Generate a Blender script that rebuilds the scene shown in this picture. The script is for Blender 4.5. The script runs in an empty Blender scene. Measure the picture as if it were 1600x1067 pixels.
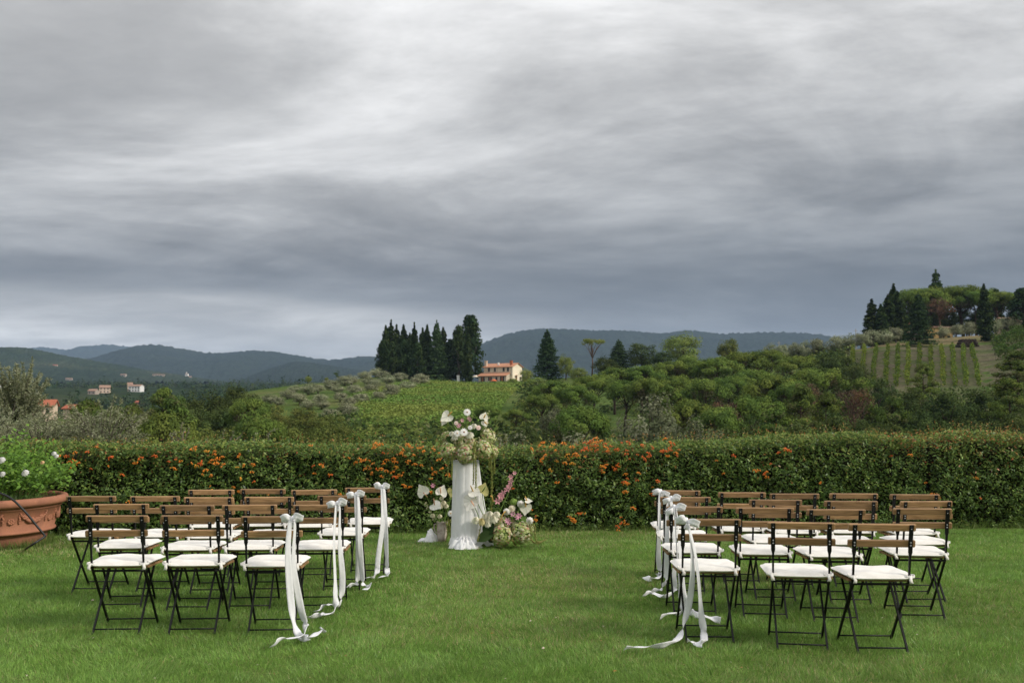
import bpy, math, random
import numpy as np
from mathutils import Vector, Matrix
from mathutils.bvhtree import BVHTree

random.seed(4)
rng = np.random.default_rng(7)
sc = bpy.context.scene
R = math.radians

# ------------------------------------------------------------------ camera
F = 35.0 / 36.0 * 1600.0
CAMZ = 1.49
PITCH = math.atan(111.5 / F)
cam_d = bpy.data.cameras.new("camera")
cam_d.lens = 35
cam_d.sensor_width = 36
cam_d.clip_start = 0.1
cam_d.clip_end = 40000
cam_d.dof.use_dof = True
cam_d.dof.focus_distance = 10.2
cam_d.dof.aperture_fstop = 4.0
cam = bpy.data.objects.new("camera", cam_d)
sc.collection.objects.link(cam)
cam.location = (0, 0, CAMZ)
cam.rotation_euler = (math.pi / 2 + PITCH, 0, 0)
sc.camera = cam

# ------------------------------------------------------------------ world, sun, exposure
SUN_EL, SUN_AZ = R(30), R(112)            # azimuth clockwise from +Y
world = bpy.data.worlds.new("World")
sc.world = world
world.use_nodes = True
wt = world.node_tree
wt.nodes.clear()


def N(tree, t, **kw):
    n = tree.nodes.new(t)
    for k, v in kw.items():
        if k in n.inputs:
            n.inputs[k].default_value = v
        else:
            setattr(n, k, v)
    return n


def MATH(tree, op, a, b=None, c=None, clamp=False):
    n = tree.nodes.new("ShaderNodeMath")
    n.operation = op
    n.use_clamp = clamp
    for i, s in enumerate((a, b, c)):
        if s is None:
            continue
        if isinstance(s, (int, float)):
            n.inputs[i].default_value = s
        else:
            tree.links.new(s, n.inputs[i])
    return n.outputs[0]


def MIX(tree, fac, a, b, mode='MIX'):
    n = tree.nodes.new("ShaderNodeMix")
    n.data_type = 'RGBA'
    n.blend_type = mode
    for s, i in ((fac, n.inputs[0]), (a, n.inputs[6]), (b, n.inputs[7])):
        if isinstance(s, (int, float)):
            i.default_value = s
        elif isinstance(s, tuple):
            i.default_value = s if len(s) == 4 else (*s, 1)
        else:
            tree.links.new(s, i)
    return n.outputs[2]


def RAMP(tree, fac, stops, interp='LINEAR'):
    n = tree.nodes.new("ShaderNodeValToRGB")
    r = n.color_ramp
    r.interpolation = interp
    while len(r.elements) > 1:
        r.elements.remove(r.elements[-1])
    r.elements[0].position = stops[0][0]
    r.elements[0].color = (*stops[0][1], 1)
    for p, c in stops[1:]:
        e = r.elements.new(p)
        e.color = (*c, 1)
    tree.links.new(fac, n.inputs[0])
    return n.outputs[0]


def MAPR(tree, v, a, b, c=0.0, d=1.0, smooth=True):
    n = tree.nodes.new("ShaderNodeMapRange")
    n.interpolation_type = 'SMOOTHSTEP' if smooth else 'LINEAR'
    tree.links.new(v, n.inputs[0])
    for i, x in zip((1, 2, 3, 4), (a, b, c, d)):
        n.inputs[i].default_value = x
    return n.outputs[0]


def NOISE(tree, vec, scale, detail=4, rough=0.55, dist=0.0):
    n = tree.nodes.new("ShaderNodeTexNoise")
    n.inputs["Scale"].default_value = scale
    n.inputs["Detail"].default_value = detail
    n.inputs["Roughness"].default_value = rough
    n.inputs["Distortion"].default_value = dist
    if vec is not None:
        tree.links.new(vec, n.inputs["Vector"])
    return n.outputs[0]


def build_world():
    t = wt
    tc = t.nodes.new("ShaderNodeTexCoord")
    sep = t.nodes.new("ShaderNodeSeparateXYZ")
    t.links.new(tc.outputs["Generated"], sep.inputs[0])
    x, y, z = sep.outputs
    zc = MATH(t, 'MAXIMUM', z, 0.0)
    den = MATH(t, 'ADD', zc, 0.13)
    px = MATH(t, 'DIVIDE', x, den)
    py = MATH(t, 'DIVIDE', y, den)
    comb = t.nodes.new("ShaderNodeCombineXYZ")
    t.links.new(px, comb.inputs[0])
    t.links.new(py, comb.inputs[1])
    def deck(rot, sx, sy, loc):
        m_ = t.nodes.new("ShaderNodeMapping")
        m_.inputs["Rotation"].default_value = (0, 0, R(rot))
        m_.inputs["Scale"].default_value = (sx, sy, 1.0)
        m_.inputs["Location"].default_value = loc
        t.links.new(comb.outputs[0], m_.inputs[0])
        return m_.outputs[0]
    d1 = deck(18, .75, .8, (3.3, 1.7, 0))
    d2 = deck(-38, .62, 1.0, (1.1, 6.2, 0))
    big = NOISE(t, d1, 0.60, 3, 0.5, 0.4)
    mid = NOISE(t, d1, 1.35, 8, 0.60, 0.7)
    fine = NOISE(t, d2, 2.8, 10, 0.68, 0.25)
    wisp = NOISE(t, d2, 0.95, 10, 0.64, 0.45)
    # elevation warped by the cloud noise so that layers are uneven
    zw = MATH(t, 'ADD', zc, MATH(t, 'MULTIPLY', MATH(t, 'SUBTRACT', big, 0.5), MAPR(t, zc, .05, .25, .03, .20)))
    zw = MATH(t, 'ADD', zw, MATH(t, 'MULTIPLY', MATH(t, 'SUBTRACT', mid, 0.5), MAPR(t, zc, .05, .25, .03, .09)))
    zw = MATH(t, 'ADD', zw, MATH(t, 'MULTIPLY', MATH(t, 'SUBTRACT', wisp, 0.5), MAPR(t, zc, .05, .25, .02, .07)))
    left = RAMP(t, zw, [(0.0, (.28, .275, .262)), (.045, (.385, .378, .362)), (.080, (.40, .393, .378)), (.100, (.28, .277, .270)),
                        (.116, (.088, .090, .092)), (.15, (.128, .129, .130)), (.20, (.235, .235, .234)), (.27, (.325, .323, .320)),
                        (.39, (.400, .396, .392)), (.6, (.47, .47, .47)), (1.0, (.84, .84, .85))], 'B_SPLINE')
    right = RAMP(t, zw, [(0.0, (.150, .152, .153)), (.06, (.140, .143, .145)), (.10, (.108, .111, .114)), (.135, (.090, .094, .097)),
                         (.18, (.122, .125, .127)), (.23, (.215, .216, .216)), (.30, (.325, .323, .320)), (.39, (.400, .396, .392)),
                         (.6, (.47, .47, .47)), (1.0, (.84, .84, .85))], 'B_SPLINE')
    side = MAPR(t, MATH(t, 'ADD', x, MATH(t, 'MULTIPLY', mid, 0.3)), 0.0, 0.32)
    col = MIX(t, side, left, right)
    m1 = MAPR(t, wisp, 0.38, 0.64, 0.78, 1.20)
    m2 = MATH(t, 'MULTIPLY', MAPR(t, fine, 0.34, 0.68, 0.92, 1.08), MAPR(t, mid, 0.36, 0.64, 0.86, 1.12))
    mul = t.nodes.new("ShaderNodeVectorMath")
    mul.operation = 'SCALE'
    t.links.new(col, mul.inputs[0])
    t.links.new(MATH(t, 'MULTIPLY', m1, m2), mul.inputs["Scale"])
    # the clear-air sky above the cloud deck, seen faintly through its thinnest places
    sky = t.nodes.new("ShaderNodeTexSky")
    sky.sky_type = 'NISHITA'
    sky.sun_disc = False
    sky.sun_elevation = SUN_EL
    sky.sun_rotation = SUN_AZ
    sk = t.nodes.new("ShaderNodeVectorMath")
    sk.operation = 'SCALE'
    t.links.new(sky.outputs[0], sk.inputs[0])
    sk.inputs["Scale"].default_value = 0.05
    thin = MAPR(t, wisp, 0.60, 0.90, 0.0, 0.15)
    fin = MIX(t, thin, mul.outputs[0], sk.outputs[0])
    bg = t.nodes.new("ShaderNodeBackground")
    t.links.new(fin, bg.inputs[0])
    bg.inputs[1].default_value = 1.0
    out = t.nodes.new("ShaderNodeOutputWorld")
    t.links.new(bg.outputs[0], out.inputs[0])


build_world()
sun_d = bpy.data.lights.new("sun", 'SUN')
sun_d.energy = 1.5
sun_d.angle = R(12)
sun_d.color = (1.0, 0.93, 0.82)
sun = bpy.data.objects.new("sun", sun_d)
sc.collection.objects.link(sun)
to_sun = Vector((math.sin(SUN_AZ) * math.cos(SUN_EL), math.cos(SUN_AZ) * math.cos(SUN_EL), math.sin(SUN_EL)))
sun.rotation_euler = to_sun.to_track_quat('Z', 'Y').to_euler()
sun.location = (20, -10, 30)

vs = sc.view_settings
vs.view_transform = 'Standard'
vs.look = 'None'
vs.exposure = 1.0
vs.gamma = 1.0
vs.use_curve_mapping = False
sc.cycles.use_denoising = True
sc.cycles.use_adaptive_sampling = False
sc.cycles.max_bounces = 6
sc.cycles.diffuse_bounces = 3
sc.cycles.glossy_bounces = 2
sc.cycles.transmission_bounces = 3
sc.cycles.transparent_max_bounces = 6
sc.cycles.volume_bounces = 0

# ------------------------------------------------------------------ geometry of the view: pixel -> place
_c, _s = math.cos(PITCH), math.sin(PITCH)


def ray(u, v):
    a, b = (u - 800) / F, (533.5 - v) / F
    return Vector((a, _c - b * _s, _s + b * _c))


def P(u, v, Y):
    """point seen at photo pixel u,v standing at distance Y"""
    d = ray(u, v)
    return Vector((0, 0, CAMZ)) + d * (Y / d.y)


def G(u, v, z=0.0):
    """point at height z seen at photo pixel u,v"""
    d = ray(u, v)
    return Vector((0, 0, CAMZ)) + d * ((z - CAMZ) / d.z)


# ------------------------------------------------------------------ value noise for geometry
_tab = np.random.default_rng(3).random((256, 256))


def vnoise(x, y, oct=3):
    x = np.asarray(x, float)
    y = np.asarray(y, float)
    tot, amp, s = 0.0, 1.0, 0.0
    for o in range(oct):
        xi, yi = np.floor(x).astype(int), np.floor(y).astype(int)
        fx, fy = x - xi, y - yi
        fx, fy = fx * fx * (3 - 2 * fx), fy * fy * (3 - 2 * fy)
        a, b = _tab[xi & 255, yi & 255], _tab[(xi + 1) & 255, yi & 255]
        c, d = _tab[xi & 255, (yi + 1) & 255], _tab[(xi + 1) & 255, (yi + 1) & 255]
        tot = tot + amp * ((a * (1 - fx) + b * fx) * (1 - fy) + (c * (1 - fx) + d * fx) * fy)
        s += amp
        amp *= 0.5
        x, y = x * 2.03 + 17.3, y * 2.03 + 5.1
    return tot / s


# ------------------------------------------------------------------ materials
MATS = {}


def newmat(name):
    m = bpy.data.materials.new(name)
    m.use_nodes = True
    m.node_tree.nodes.clear()
    MATS[name] = m
    o = m.node_tree.nodes.new("ShaderNodeOutputMaterial")
    return m, m.node_tree, o


def principled(name, col, rough=0.6, spec=0.3, var=0.0, vscale=8.0, bump=0.0, bscale=60.0, col2=None, metallic=0.0, sheen=0.0,
               stretch=None, objrand=0.0):
    m, t, o = newmat(name)
    b = t.nodes.new("ShaderNodeBsdfPrincipled")
    b.inputs["Roughness"].default_value = rough
    b.inputs["Specular IOR Level"].default_value = spec
    b.inputs["Metallic"].default_value = metallic
    if sheen:
        b.inputs["Sheen Weight"].default_value = sheen
    tc = t.nodes.new("ShaderNodeTexCoord")
    vec = tc.outputs["Object"]
    if stretch:
        mp = t.nodes.new("ShaderNodeMapping")
        mp.inputs["Scale"].default_value = stretch
        t.links.new(vec, mp.inputs[0])
        if objrand:
            oi = t.nodes.new("ShaderNodeObjectInfo")
            cb = t.nodes.new("ShaderNodeCombineXYZ")
            t.links.new(MATH(t, 'MULTIPLY', oi.outputs["Random"], 37.0), cb.inputs[0])
            t.links.new(MATH(t, 'MULTIPLY', oi.outputs["Random"], 91.0), cb.inputs[1])
            t.links.new(cb.outputs[0], mp.inputs["Location"])
        vec = mp.outputs[0]
    c = None
    if var or col2:
        n = NOISE(t, vec, vscale, 6, 0.6)
        c2 = col2 or tuple(min(1, x * (1 - var)) for x in col)
        c = MIX(t, MAPR(t, n, 0.34, 0.66), col, c2)
    if objrand:
        oi = t.nodes.new("ShaderNodeObjectInfo")
        hv = t.nodes.new("ShaderNodeHueSaturation")
        if c is None:
            hv.inputs["Color"].default_value = (*col, 1)
        else:
            t.links.new(c, hv.inputs["Color"])
        t.links.new(MAPR(t, oi.outputs["Random"], 0, 1, 1 - objrand, 1 + objrand, False), hv.inputs["Value"])
        c = hv.outputs[0]
    if c is None:
        b.inputs["Base Color"].default_value = (*col, 1)
    else:
        t.links.new(c, b.inputs["Base Color"])
    if bump:
        bn = t.nodes.new("ShaderNodeBump")
        bn.inputs["Strength"].default_value = bump
        bn.inputs["Distance"].default_value = 0.01
        t.links.new(NOISE(t, vec, bscale, 6, 0.6), bn.inputs["Height"])
        t.links.new(bn.outputs[0], b.inputs["Normal"])
    t.links.new(b.outputs[0], o.inputs[0])
    return m


def leafmat(name, col=(1, 1, 1), trans=0.25, objvar=0.10, gloss=0.0):
    """foliage: colour from the mesh's own tint attribute times a base colour, some light let through"""
    m, t, o = newmat(name)
    at = t.nodes.new("ShaderNodeAttribute")
    at.attribute_name = "tint"
    c = MIX(t, 1.0, at.outputs["Color"], col, 'MULTIPLY')
    if objvar:
        oi = t.nodes.new("ShaderNodeObjectInfo")
        hv = t.nodes.new("ShaderNodeHueSaturation")
        t.links.new(c, hv.inputs["Color"])
        t.links.new(MAPR(t, oi.outputs["Random"], 0, 1, 1 - objvar * 1.6, 1 + objvar * 1.6, False), hv.inputs["Value"])
        t.links.new(MAPR(t, MATH(t, 'FRACT', MATH(t, 'MULTIPLY', oi.outputs["Random"], 13.7)), 0, 1, 0.5 - objvar * 0.14, 0.5 + objvar * 0.14, False),
                    hv.inputs["Hue"])
        c = hv.outputs[0]
    d = t.nodes.new("ShaderNodeBsdfDiffuse")
    tr = t.nodes.new("ShaderNodeBsdfTranslucent")
    t.links.new(c, d.inputs[0])
    t.links.new(c, tr.inputs[0])
    mx = t.nodes.new("ShaderNodeMixShader")
    mx.inputs[0].default_value = trans
    t.links.new(d.outputs[0], mx.inputs[1])
    t.links.new(tr.outputs[0], mx.inputs[2])
    sh = mx.outputs[0]
    if gloss:
        g = t.nodes.new("ShaderNodeBsdfGlossy")
        g.inputs["Roughness"].default_value = 0.38
        g.inputs[0].default_value = (0.8, 0.85, 0.8, 1)
        m2 = t.nodes.new("ShaderNodeMixShader")
        m2.inputs[0].default_value = gloss
        t.links.new(sh, m2.inputs[1])
        t.links.new(g.outputs[0], m2.inputs[2])
        sh = m2.outputs[0]
    t.links.new(sh, o.inputs[0])
    return m


def groundmat(name, stops, scale, detail=8, fine=(0.0, 1.0), bump=0.0, bscale=1.0, bdist=1.0):
    m, t, o = newmat(name)
    tc = t.nodes.new("ShaderNodeTexCoord")
    vec = tc.outputs["Object"]
    c = RAMP(t, NOISE(t, vec, scale, detail, 0.6, 0.3), stops)
    if fine[0]:
        n2 = NOISE(t, vec, fine[0], 5, 0.65)
        g = MAPR(t, n2, 0.3, 0.7, 1 - fine[1], 1 + fine[1])
        sx = t.nodes.new("ShaderNodeVectorMath")
        sx.operation = 'SCALE'
        t.links.new(c, sx.inputs[0])
        t.links.new(g, sx.inputs["Scale"])
        c = sx.outputs[0]
    d = t.nodes.new("ShaderNodeBsdfDiffuse")
    t.links.new(c, d.inputs[0])
    if bump:
        bn = t.nodes.new("ShaderNodeBump")
        bn.inputs["Strength"].default_value = bump
        bn.inputs["Distance"].default_value = bdist
        t.links.new(NOISE(t, vec, bscale, 4, 0.6), bn.inputs["Height"])
        t.links.new(bn.outputs[0], d.inputs["Normal"])
    t.links.new(d.outputs[0], o.inputs[0])
    return m


LAWN = groundmat("lawn_soil", [(0.3, (.075, .125, .028)), (.5, (.10, .15, .038)), (.7, (.14, .15, .055))], 0.9, 8, (40, .35), .6, 60, .02)
SLOPE = groundmat("hillside_grass", [(0.28, (.045, .075, .022)), (.48, (.07, .105, .03)), (.60, (.10, .12, .04)), (.74, (.15, .125, .065))],
                  0.045, 8, (.9, .35), .5, .8, .6)
FOREST_NEAR = groundmat("forest_olive", [(0.3, (.018, .030, .015)), (.5, (.026, .040, .018)), (.64, (.042, .052, .025)), (.76, (.09, .088, .045))],
                        .004, 9, (.045, .35), .8, .05, 8)
FOREST_FAR = groundmat("forest_cloud_shadow", [(0.3, (.014, .023, .016)), (.55, (.020, .030, .018)), (.8, (.030, .038, .022))],
                       .0022, 9, (.03, .35), .8, .03, 12)  # cloud shadow on the far hills is put into this darkened colour
BARK = principled("bark", (.085, .062, .045), .9, .1, .5, 3.0, .6, 14)
BARK_GREY = principled("bark_grey", (.16, .135, .11), .9, .1, .5, 3.0, .6, 14)
BARK_RED = principled("bark_reddish", (.16, .10, .07), .9, .1, .5, 3.0, .6, 14)
LEAF = leafmat("tree_leaves", trans=.26, objvar=.10)
LEAF_OLIVE = leafmat("olive_leaves", trans=.15, objvar=.10)
LEAF_HEDGE = leafmat("hedge_leaves", trans=.25, objvar=0.0, gloss=.02)
LEAF_ROSE = leafmat("rose_leaves", trans=.35, objvar=0.0, gloss=.015)
GRASS = leafmat("grass_blades", trans=.42, objvar=0.0, gloss=.02)
PETAL = leafmat("petals", trans=.28, objvar=0.05)
TWIG_SHADE = principled("hedge_wood_shade", (.022, .020, .013), .9, .05, .4, 9)  # inner wood, darkened in colour to give the hedge shaded gaps
WOOD = principled("slat_wood", (.37, .220, .103), .50, .3, col2=(.225, .128, .057), vscale=3.2, bump=.15, bscale=9, stretch=(2.5, 30, 30), objrand=.24)
IRON = principled("black_iron", (.008, .008, .008), .5, .22)
STEEL = principled("bolt_steel", (.55, .55, .52), .35, .5, metallic=1.0)
CANVAS = principled("cushion_canvas", (.80, .775, .725), .95, .1, bump=.25, bscale=160, col2=(.73, .70, .64), vscale=14, sheen=.2)
def clothmat(name, col, trans, bscale, bstr):
    m, t, o = newmat(name)
    tc = t.nodes.new("ShaderNodeTexCoord")
    d, tr, mx = t.nodes.new("ShaderNodeBsdfDiffuse"), t.nodes.new("ShaderNodeBsdfTranslucent"), t.nodes.new("ShaderNodeMixShader")
    d.inputs[0].default_value = tr.inputs[0].default_value = (*col, 1)
    bn = t.nodes.new("ShaderNodeBump")
    bn.inputs["Strength"].default_value = bstr
    bn.inputs["Distance"].default_value = 0.01
    t.links.new(NOISE(t, tc.outputs["Object"], bscale, 5, 0.6), bn.inputs["Height"])
    t.links.new(bn.outputs[0], d.inputs["Normal"])
    mx.inputs[0].default_value = trans
    t.links.new(d.outputs[0], mx.inputs[1])
    t.links.new(tr.outputs[0], mx.inputs[2])
    t.links.new(mx.outputs[0], o.inputs[0])
    return m


RIBBON = clothmat("ribbon_chiffon", (.92, .92, .93), .28, 38, .5)
DRAPE = clothmat("drape_chiffon", (.88, .88, .88), .25, 30, .35)
TERRA = principled("terracotta", (.42, .185, .112), .85, .15, col2=(.31, .140, .090), vscale=5, bump=.35, bscale=45)
JUG = principled("jug_clay", (.52, .46, .40), .8, .2, col2=(.32, .26, .22), vscale=16, bump=.35, bscale=40)
RUBBER = principled("hose_rubber", (.014, .014, .016), .45, .4)
SOILM = principled("pot_soil", (.05, .035, .025), .95, .05, .5, 20)
BERRY = [principled("berry_orange", (.85, .27, .02), .35, .45, .25, 30), principled("berry_red_orange", (.80, .15, .016), .35, .45, .25, 30),
         principled("berry_amber", (.80, .36, .03), .35, .45, .25, 30)]
SPADIX = principled("spadix_yellow", (.75, .45, .12), .7, .2, .3, 80)
SPADIXP = principled("spadix_peach", (.75, .42, .27), .7, .2, .3, 80)
STEM = principled("stem_green", (.16, .27, .055), .6, .3, .25, 20)
PLASTER = principled("farmhouse_plaster", (.86, .78, .62), .9, .1, col2=(.80, .70, .54), vscale=.5)
STONEW = principled("farmhouse_stone", (.64, .57, .45), .9, .1, col2=(.50, .43, .33), vscale=1.8)
ROOFT = principled("roof_tiles", (.52, .27, .17), .85, .1, col2=(.43, .20, .12), vscale=2.5, stretch=(4, .6, .6))
ROOFF = principled("roof_tiles_far", (.33, .215, .155), .85, .1, col2=(.27, .165, .12), vscale=.6)
ROOFR = principled("roof_tiles_dark", (.40, .13, .07), .85, .1, col2=(.30, .10, .06), vscale=1.5)
SHUT = principled("shutter_green", (.018, .035, .028), .6, .3)
GLASSD = principled("window_dark", (.012, .015, .017), .15, .5)
DOORB = principled("door_brown", (.30, .12, .05), .6, .3, .3, 4)
DRYWALL = principled("terrace_stone", (.20, .175, .15), .95, .1, col2=(.11, .095, .085), vscale=2.2, bump=.5, bscale=6)
WHITEP = principled("white_paint", (.80, .79, .76), .6, .3, .1, 3)
FARW = principled("far_plaster", (.42, .35, .29), .9, .1, .2, .6)
OCHRE = principled("ochre_plaster", (.62, .42, .18), .9, .1, .25, 1.0)
TILEC = principled("cream_plaster", (.72, .56, .43), .9, .1, .2, .6)
CARW = principled("car_white", (.75, .76, .78), .25, .5)
TYRE = principled("tyre_black", (.015, .015, .015), .8, .2)
ORANGE = principled("orange_cloth", (.62, .16, .06), .8, .2, .2, 3)
CREAMC = principled("cream_cloth", (.80, .72, .58), .85, .1, .1, 3)
LOGS = principled("log_bark", (.05, .038, .03), .9, .1, .5, 6)
LOGC = principled("log_cut", (.42, .32, .21), .9, .1, .3, 8)
POLEM = principled("pole_grey", (.35, .34, .32), .7, .3)


# ------------------------------------------------------------------ mesh helpers
def link(o, parent=None):
    sc.collection.objects.link(o)
    if parent is not None:
        o.parent = parent
    return o


def tag(o, label=None, cat=None, group=None, kind=None):
    for k, v in (("label", label), ("category", cat), ("group", group), ("kind", kind)):
        if v:
            o[k] = v
    return o


def empty(name, loc, rz=0.0, label=None, cat=None, group=None):
    o = bpy.data.objects.new(name, None)
    o.empty_display_size = 0.1
    link(o)
    o.location = loc
    o.rotation_euler = (0, 0, rz)
    return tag(o, label, cat, group)


def mesh_np(name, V, Fc, mats=(), tint=None, smooth=False):
    """uniform polygon mesh from arrays"""
    V = np.ascontiguousarray(V, dtype=np.float32)
    Fc = np.ascontiguousarray(Fc, dtype=np.int32)
    me = bpy.data.meshes.new(name)
    n, k = Fc.shape
    me.vertices.add(len(V))
    me.vertices.foreach_set("co", V.ravel())
    me.loops.add(n * k)
    me.loops.foreach_set("vertex_index", Fc.ravel())
    me.polygons.add(n)
    me.polygons.foreach_set("loop_start", np.arange(0, n * k, k, dtype=np.int32))
    if smooth:
        me.polygons.foreach_set("use_smooth", np.ones(n, dtype=bool))
    if tint is not None:
        a = me.attributes.new("tint", 'FLOAT_COLOR', 'POINT')
        T = np.ones((len(V), 4), dtype=np.float32)
        T[:, :3] = tint
        a.data.foreach_set("color", T.ravel())
    for m in mats:
        me.materials.append(m)
    me.update(calc_edges=True)
    me.validate()
    return me


def obj_np(name, V, Fc, mat, parent=None, tint=None, smooth=False):
    return link(bpy.data.objects.new(name, mesh_np(name, V, Fc, [mat], tint, smooth)), parent)


class MB:
    def __init__(s):
        s.v, s.f = [], []

    def add(s, vs, fs):
        o = len(s.v)
        s.v += [tuple(v) for v in vs]
        s.f += [tuple(i + o for i in f) for f in fs]
        return s

    def box(s, c, size, rz=0.0, rx=0.0, bev=0.0):
        hx, hy, hz = size[0] / 2, size[1] / 2, size[2] / 2
        M = Matrix.Rotation(rz, 3, 'Z') @ Matrix.Rotation(rx, 3, 'X')
        c = Vector(c)
        if bev <= 0:
            vs = [c + M @ Vector((x * hx, y * hy, z * hz)) for z in (-1, 1) for y in (-1, 1) for x in (-1, 1)]
            return s.add(vs, [(0, 2, 3, 1), (4, 5, 7, 6), (0, 1, 5, 4), (2, 6, 7, 3), (0, 4, 6, 2), (1, 3, 7, 5)])
        # chamfered along its length (x)
        b = min(bev, hy * .9, hz * .9)
        prof = [(-hy + b, -hz), (hy - b, -hz), (hy, -hz + b), (hy, hz - b), (hy - b, hz), (-hy + b, hz), (-hy, hz - b), (-hy, -hz + b)]
        vs = []
        for x, k in ((-hx, .82), (-hx + b, 1), (hx - b, 1), (hx, .82)):
            vs += [c + M @ Vector((x, p[0] * k, p[1] * k)) for p in prof]
        fs = [tuple(range(7, -1, -1)), tuple(range(24, 32))]
        for j in range(3):
            for i in range(8):
                fs.append((j * 8 + i, j * 8 + (i + 1) % 8, j * 8 + 8 + (i + 1) % 8, j * 8 + 8 + i))
        return s.add(vs, fs)

    def tube(s, pts, rad, n=8, cap=True):
        pts = [Vector(p) for p in pts]
        if not hasattr(rad, '__len__'):
            rad = [rad] * len(pts)
        rings = []
        up = Vector((0.13, 0.97, 0.2)).normalized()
        prev = None
        for i, p in enumerate(pts):
            d = (pts[min(i + 1, len(pts) - 1)] - pts[max(i - 1, 0)])
            d = d.normalized() if d.length > 1e-9 else Vector((0, 0, 1))
            a = (prev if prev is not None else up)
            a = a - d * a.dot(d)
            if a.length < 1e-4:
                a = Vector((1, 0, 0)) - d * d.x
            a.normalize()
            prev = a
            b = d.cross(a)
            rings.append([p + (a * math.cos(2 * math.pi * k / n) + b * math.sin(2 * math.pi * k / n)) * rad[i] for k in range(n)])
        vs = [v for r in rings for v in r]
        fs = []
        for i in range(len(pts) - 1):
            for k in range(n):
                fs.append((i * n + k, i * n + (k + 1) % n, (i + 1) * n + (k + 1) % n, (i + 1) * n + k))
        if cap:
            fs.append(tuple(range(n - 1, -1, -1)))
            fs.append(tuple(range((len(pts) - 1) * n, len(pts) * n)))
        return s.add(vs, fs)

    def flat(s, pts, widths, thick, side):
        """flat bar along pts; widths along `side` vector, thick across"""
        pts = [Vector(p) for p in pts]
        side = Vector(side).normalized()
        vs, fs = [], []
        for i, p in enumerate(pts):
            d = (pts[min(i + 1, len(pts) - 1)] - pts[max(i - 1, 0)]).normalized()
            nn = d.cross(side).normalized()
            w = widths[i] / 2
            t = (thick[i] if hasattr(thick, '__len__') else thick) / 2
            vs += [p + side * w + nn * t, p - side * w + nn * t, p - side * w - nn * t, p + side * w - nn * t]
        for i in range(len(pts) - 1):
            for k in range(4):
                fs.append((i * 4 + k, i * 4 + (k + 1) % 4, i * 4 + 4 + (k + 1) % 4, i * 4 + 4 + k))
        e = (len(pts) - 1) * 4
        fs += [(3, 2, 1, 0), (e, e + 1, e + 2, e + 3)]
        return s.add(vs, fs)

    def lathe(s, prof, n=32, c=(0, 0, 0), close=False, wob=None):
        c = Vector(c)
        vs = []
        for r, z in prof:
            for k in range(n):
                a = 2 * math.pi * k / n
                rr = r * (wob(a, z) if wob else 1)
                vs.append(c + Vector((rr * math.cos(a), rr * math.sin(a), z)))
        fs = []
        for i in range(len(prof) - 1):
            for k in range(n):
                fs.append((i * n + k, i * n + (k + 1) % n, (i + 1) * n + (k + 1) % n, (i + 1) * n + k))
        if close:
            fs.append(tuple(range(n - 1, -1, -1)))
            e = (len(prof) - 1) * n
            fs.append(tuple(range(e, e + n)))
        return s.add(vs, fs)

    def ball(s, c, r, n=8, m=6, sq=(1, 1, 1)):
        c = Vector(c)
        vs, fs = [], []
        for j in range(m + 1):
            t = math.pi * j / m
            for k in range(n):
                a = 2 * math.pi * k / n
                vs.append(c + Vector((math.sin(t) * math.cos(a) * sq[0], math.sin(t) * math.sin(a) * sq[1], math.cos(t) * sq[2])) * r)
        for j in range(m):
            for k in range(n):
                fs.append((j * n + k, (j + 1) * n + k, (j + 1) * n + (k + 1) % n, j * n + (k + 1) % n))
        return s.add(vs, fs)

    def mesh(s, name, mat, smooth=False):
        me = bpy.data.meshes.new(name)
        me.from_pydata([tuple(v) for v in s.v], [], s.f)
        if smooth:
            me.polygons.foreach_set("use_smooth", np.ones(len(me.polygons), dtype=bool))
        me.materials.append(mat)
        me.update()
        return me

    def build(s, name, mat, parent=None, smooth=False):
        return link(bpy.data.objects.new(name, s.mesh(name, mat, smooth)), parent)


def share(name, me, parent=None):
    return link(bpy.data.objects.new(name, me), parent)


def spline(pts, n):
    """Catmull-Rom through pts, n samples"""
    pts = [Vector(p) for p in pts]
    q = [pts[0] * 2 - pts[1]] + pts + [pts[-1] * 2 - pts[-2]]
    segs = len(pts) - 1
    out = []
    for i in range(n):
        t = i / (n - 1) * segs
        k = min(int(t), segs - 1)
        f = t - k
        a, b, c, d = q[k:k + 4]
        out.append(0.5 * ((2 * b) + (c - a) * f + (2 * a - 5 * b + 4 * c - d) * f * f + (3 * b - a - 3 * c + d) * f ** 3))
    return out


def unit(n, g=rng):
    d = g.normal(size=(n, 3))
    return d / np.linalg.norm(d, axis=1, keepdims=True)


def nrm(a):
    return a / np.maximum(np.linalg.norm(a, axis=1, keepdims=True), 1e-9)


def leaves(C, Nn, S, asp, g=rng, along=None, fold=0.0):
    """pointed four-cornered leaves: C centres, Nn normals, S half lengths; returns V, F"""
    n = len(C)
    Nn = nrm(Nn)
    t = unit(n, g) if along is None else along + unit(n, g) * 0.35
    t = t - Nn * np.sum(t * Nn, axis=1, keepdims=True)
    t = nrm(t)
    b = np.cross(Nn, t)
    S = np.broadcast_to(np.asarray(S, float), (n,))[:, None]
    V = np.empty((n, 4, 3))
    V[:, 0] = C - t * S
    V[:, 1] = C + b * S * asp + Nn * S * fold
    V[:, 2] = C + t * S
    V[:, 3] = C - b * S * asp + Nn * S * fold
    return V.reshape(-1, 3), np.arange(n * 4).reshape(n, 4)


def mixcol(cols, w=None, n=1, jit=0.18, g=rng):
    cols = np.array(cols)
    idx = g.choice(len(cols), n, p=w)
    return cols[idx] * (1 + g.uniform(-jit, jit, (n, 1)))


# ------------------------------------------------------------------ terrain
_U = np.array([-900, -300, 0, 200, 300, 400, 500, 590, 680, 750, 815, 870, 950, 1050, 1150, 1250, 1330, 1400, 1450, 1540, 1600, 1800, 2600], float)


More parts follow.
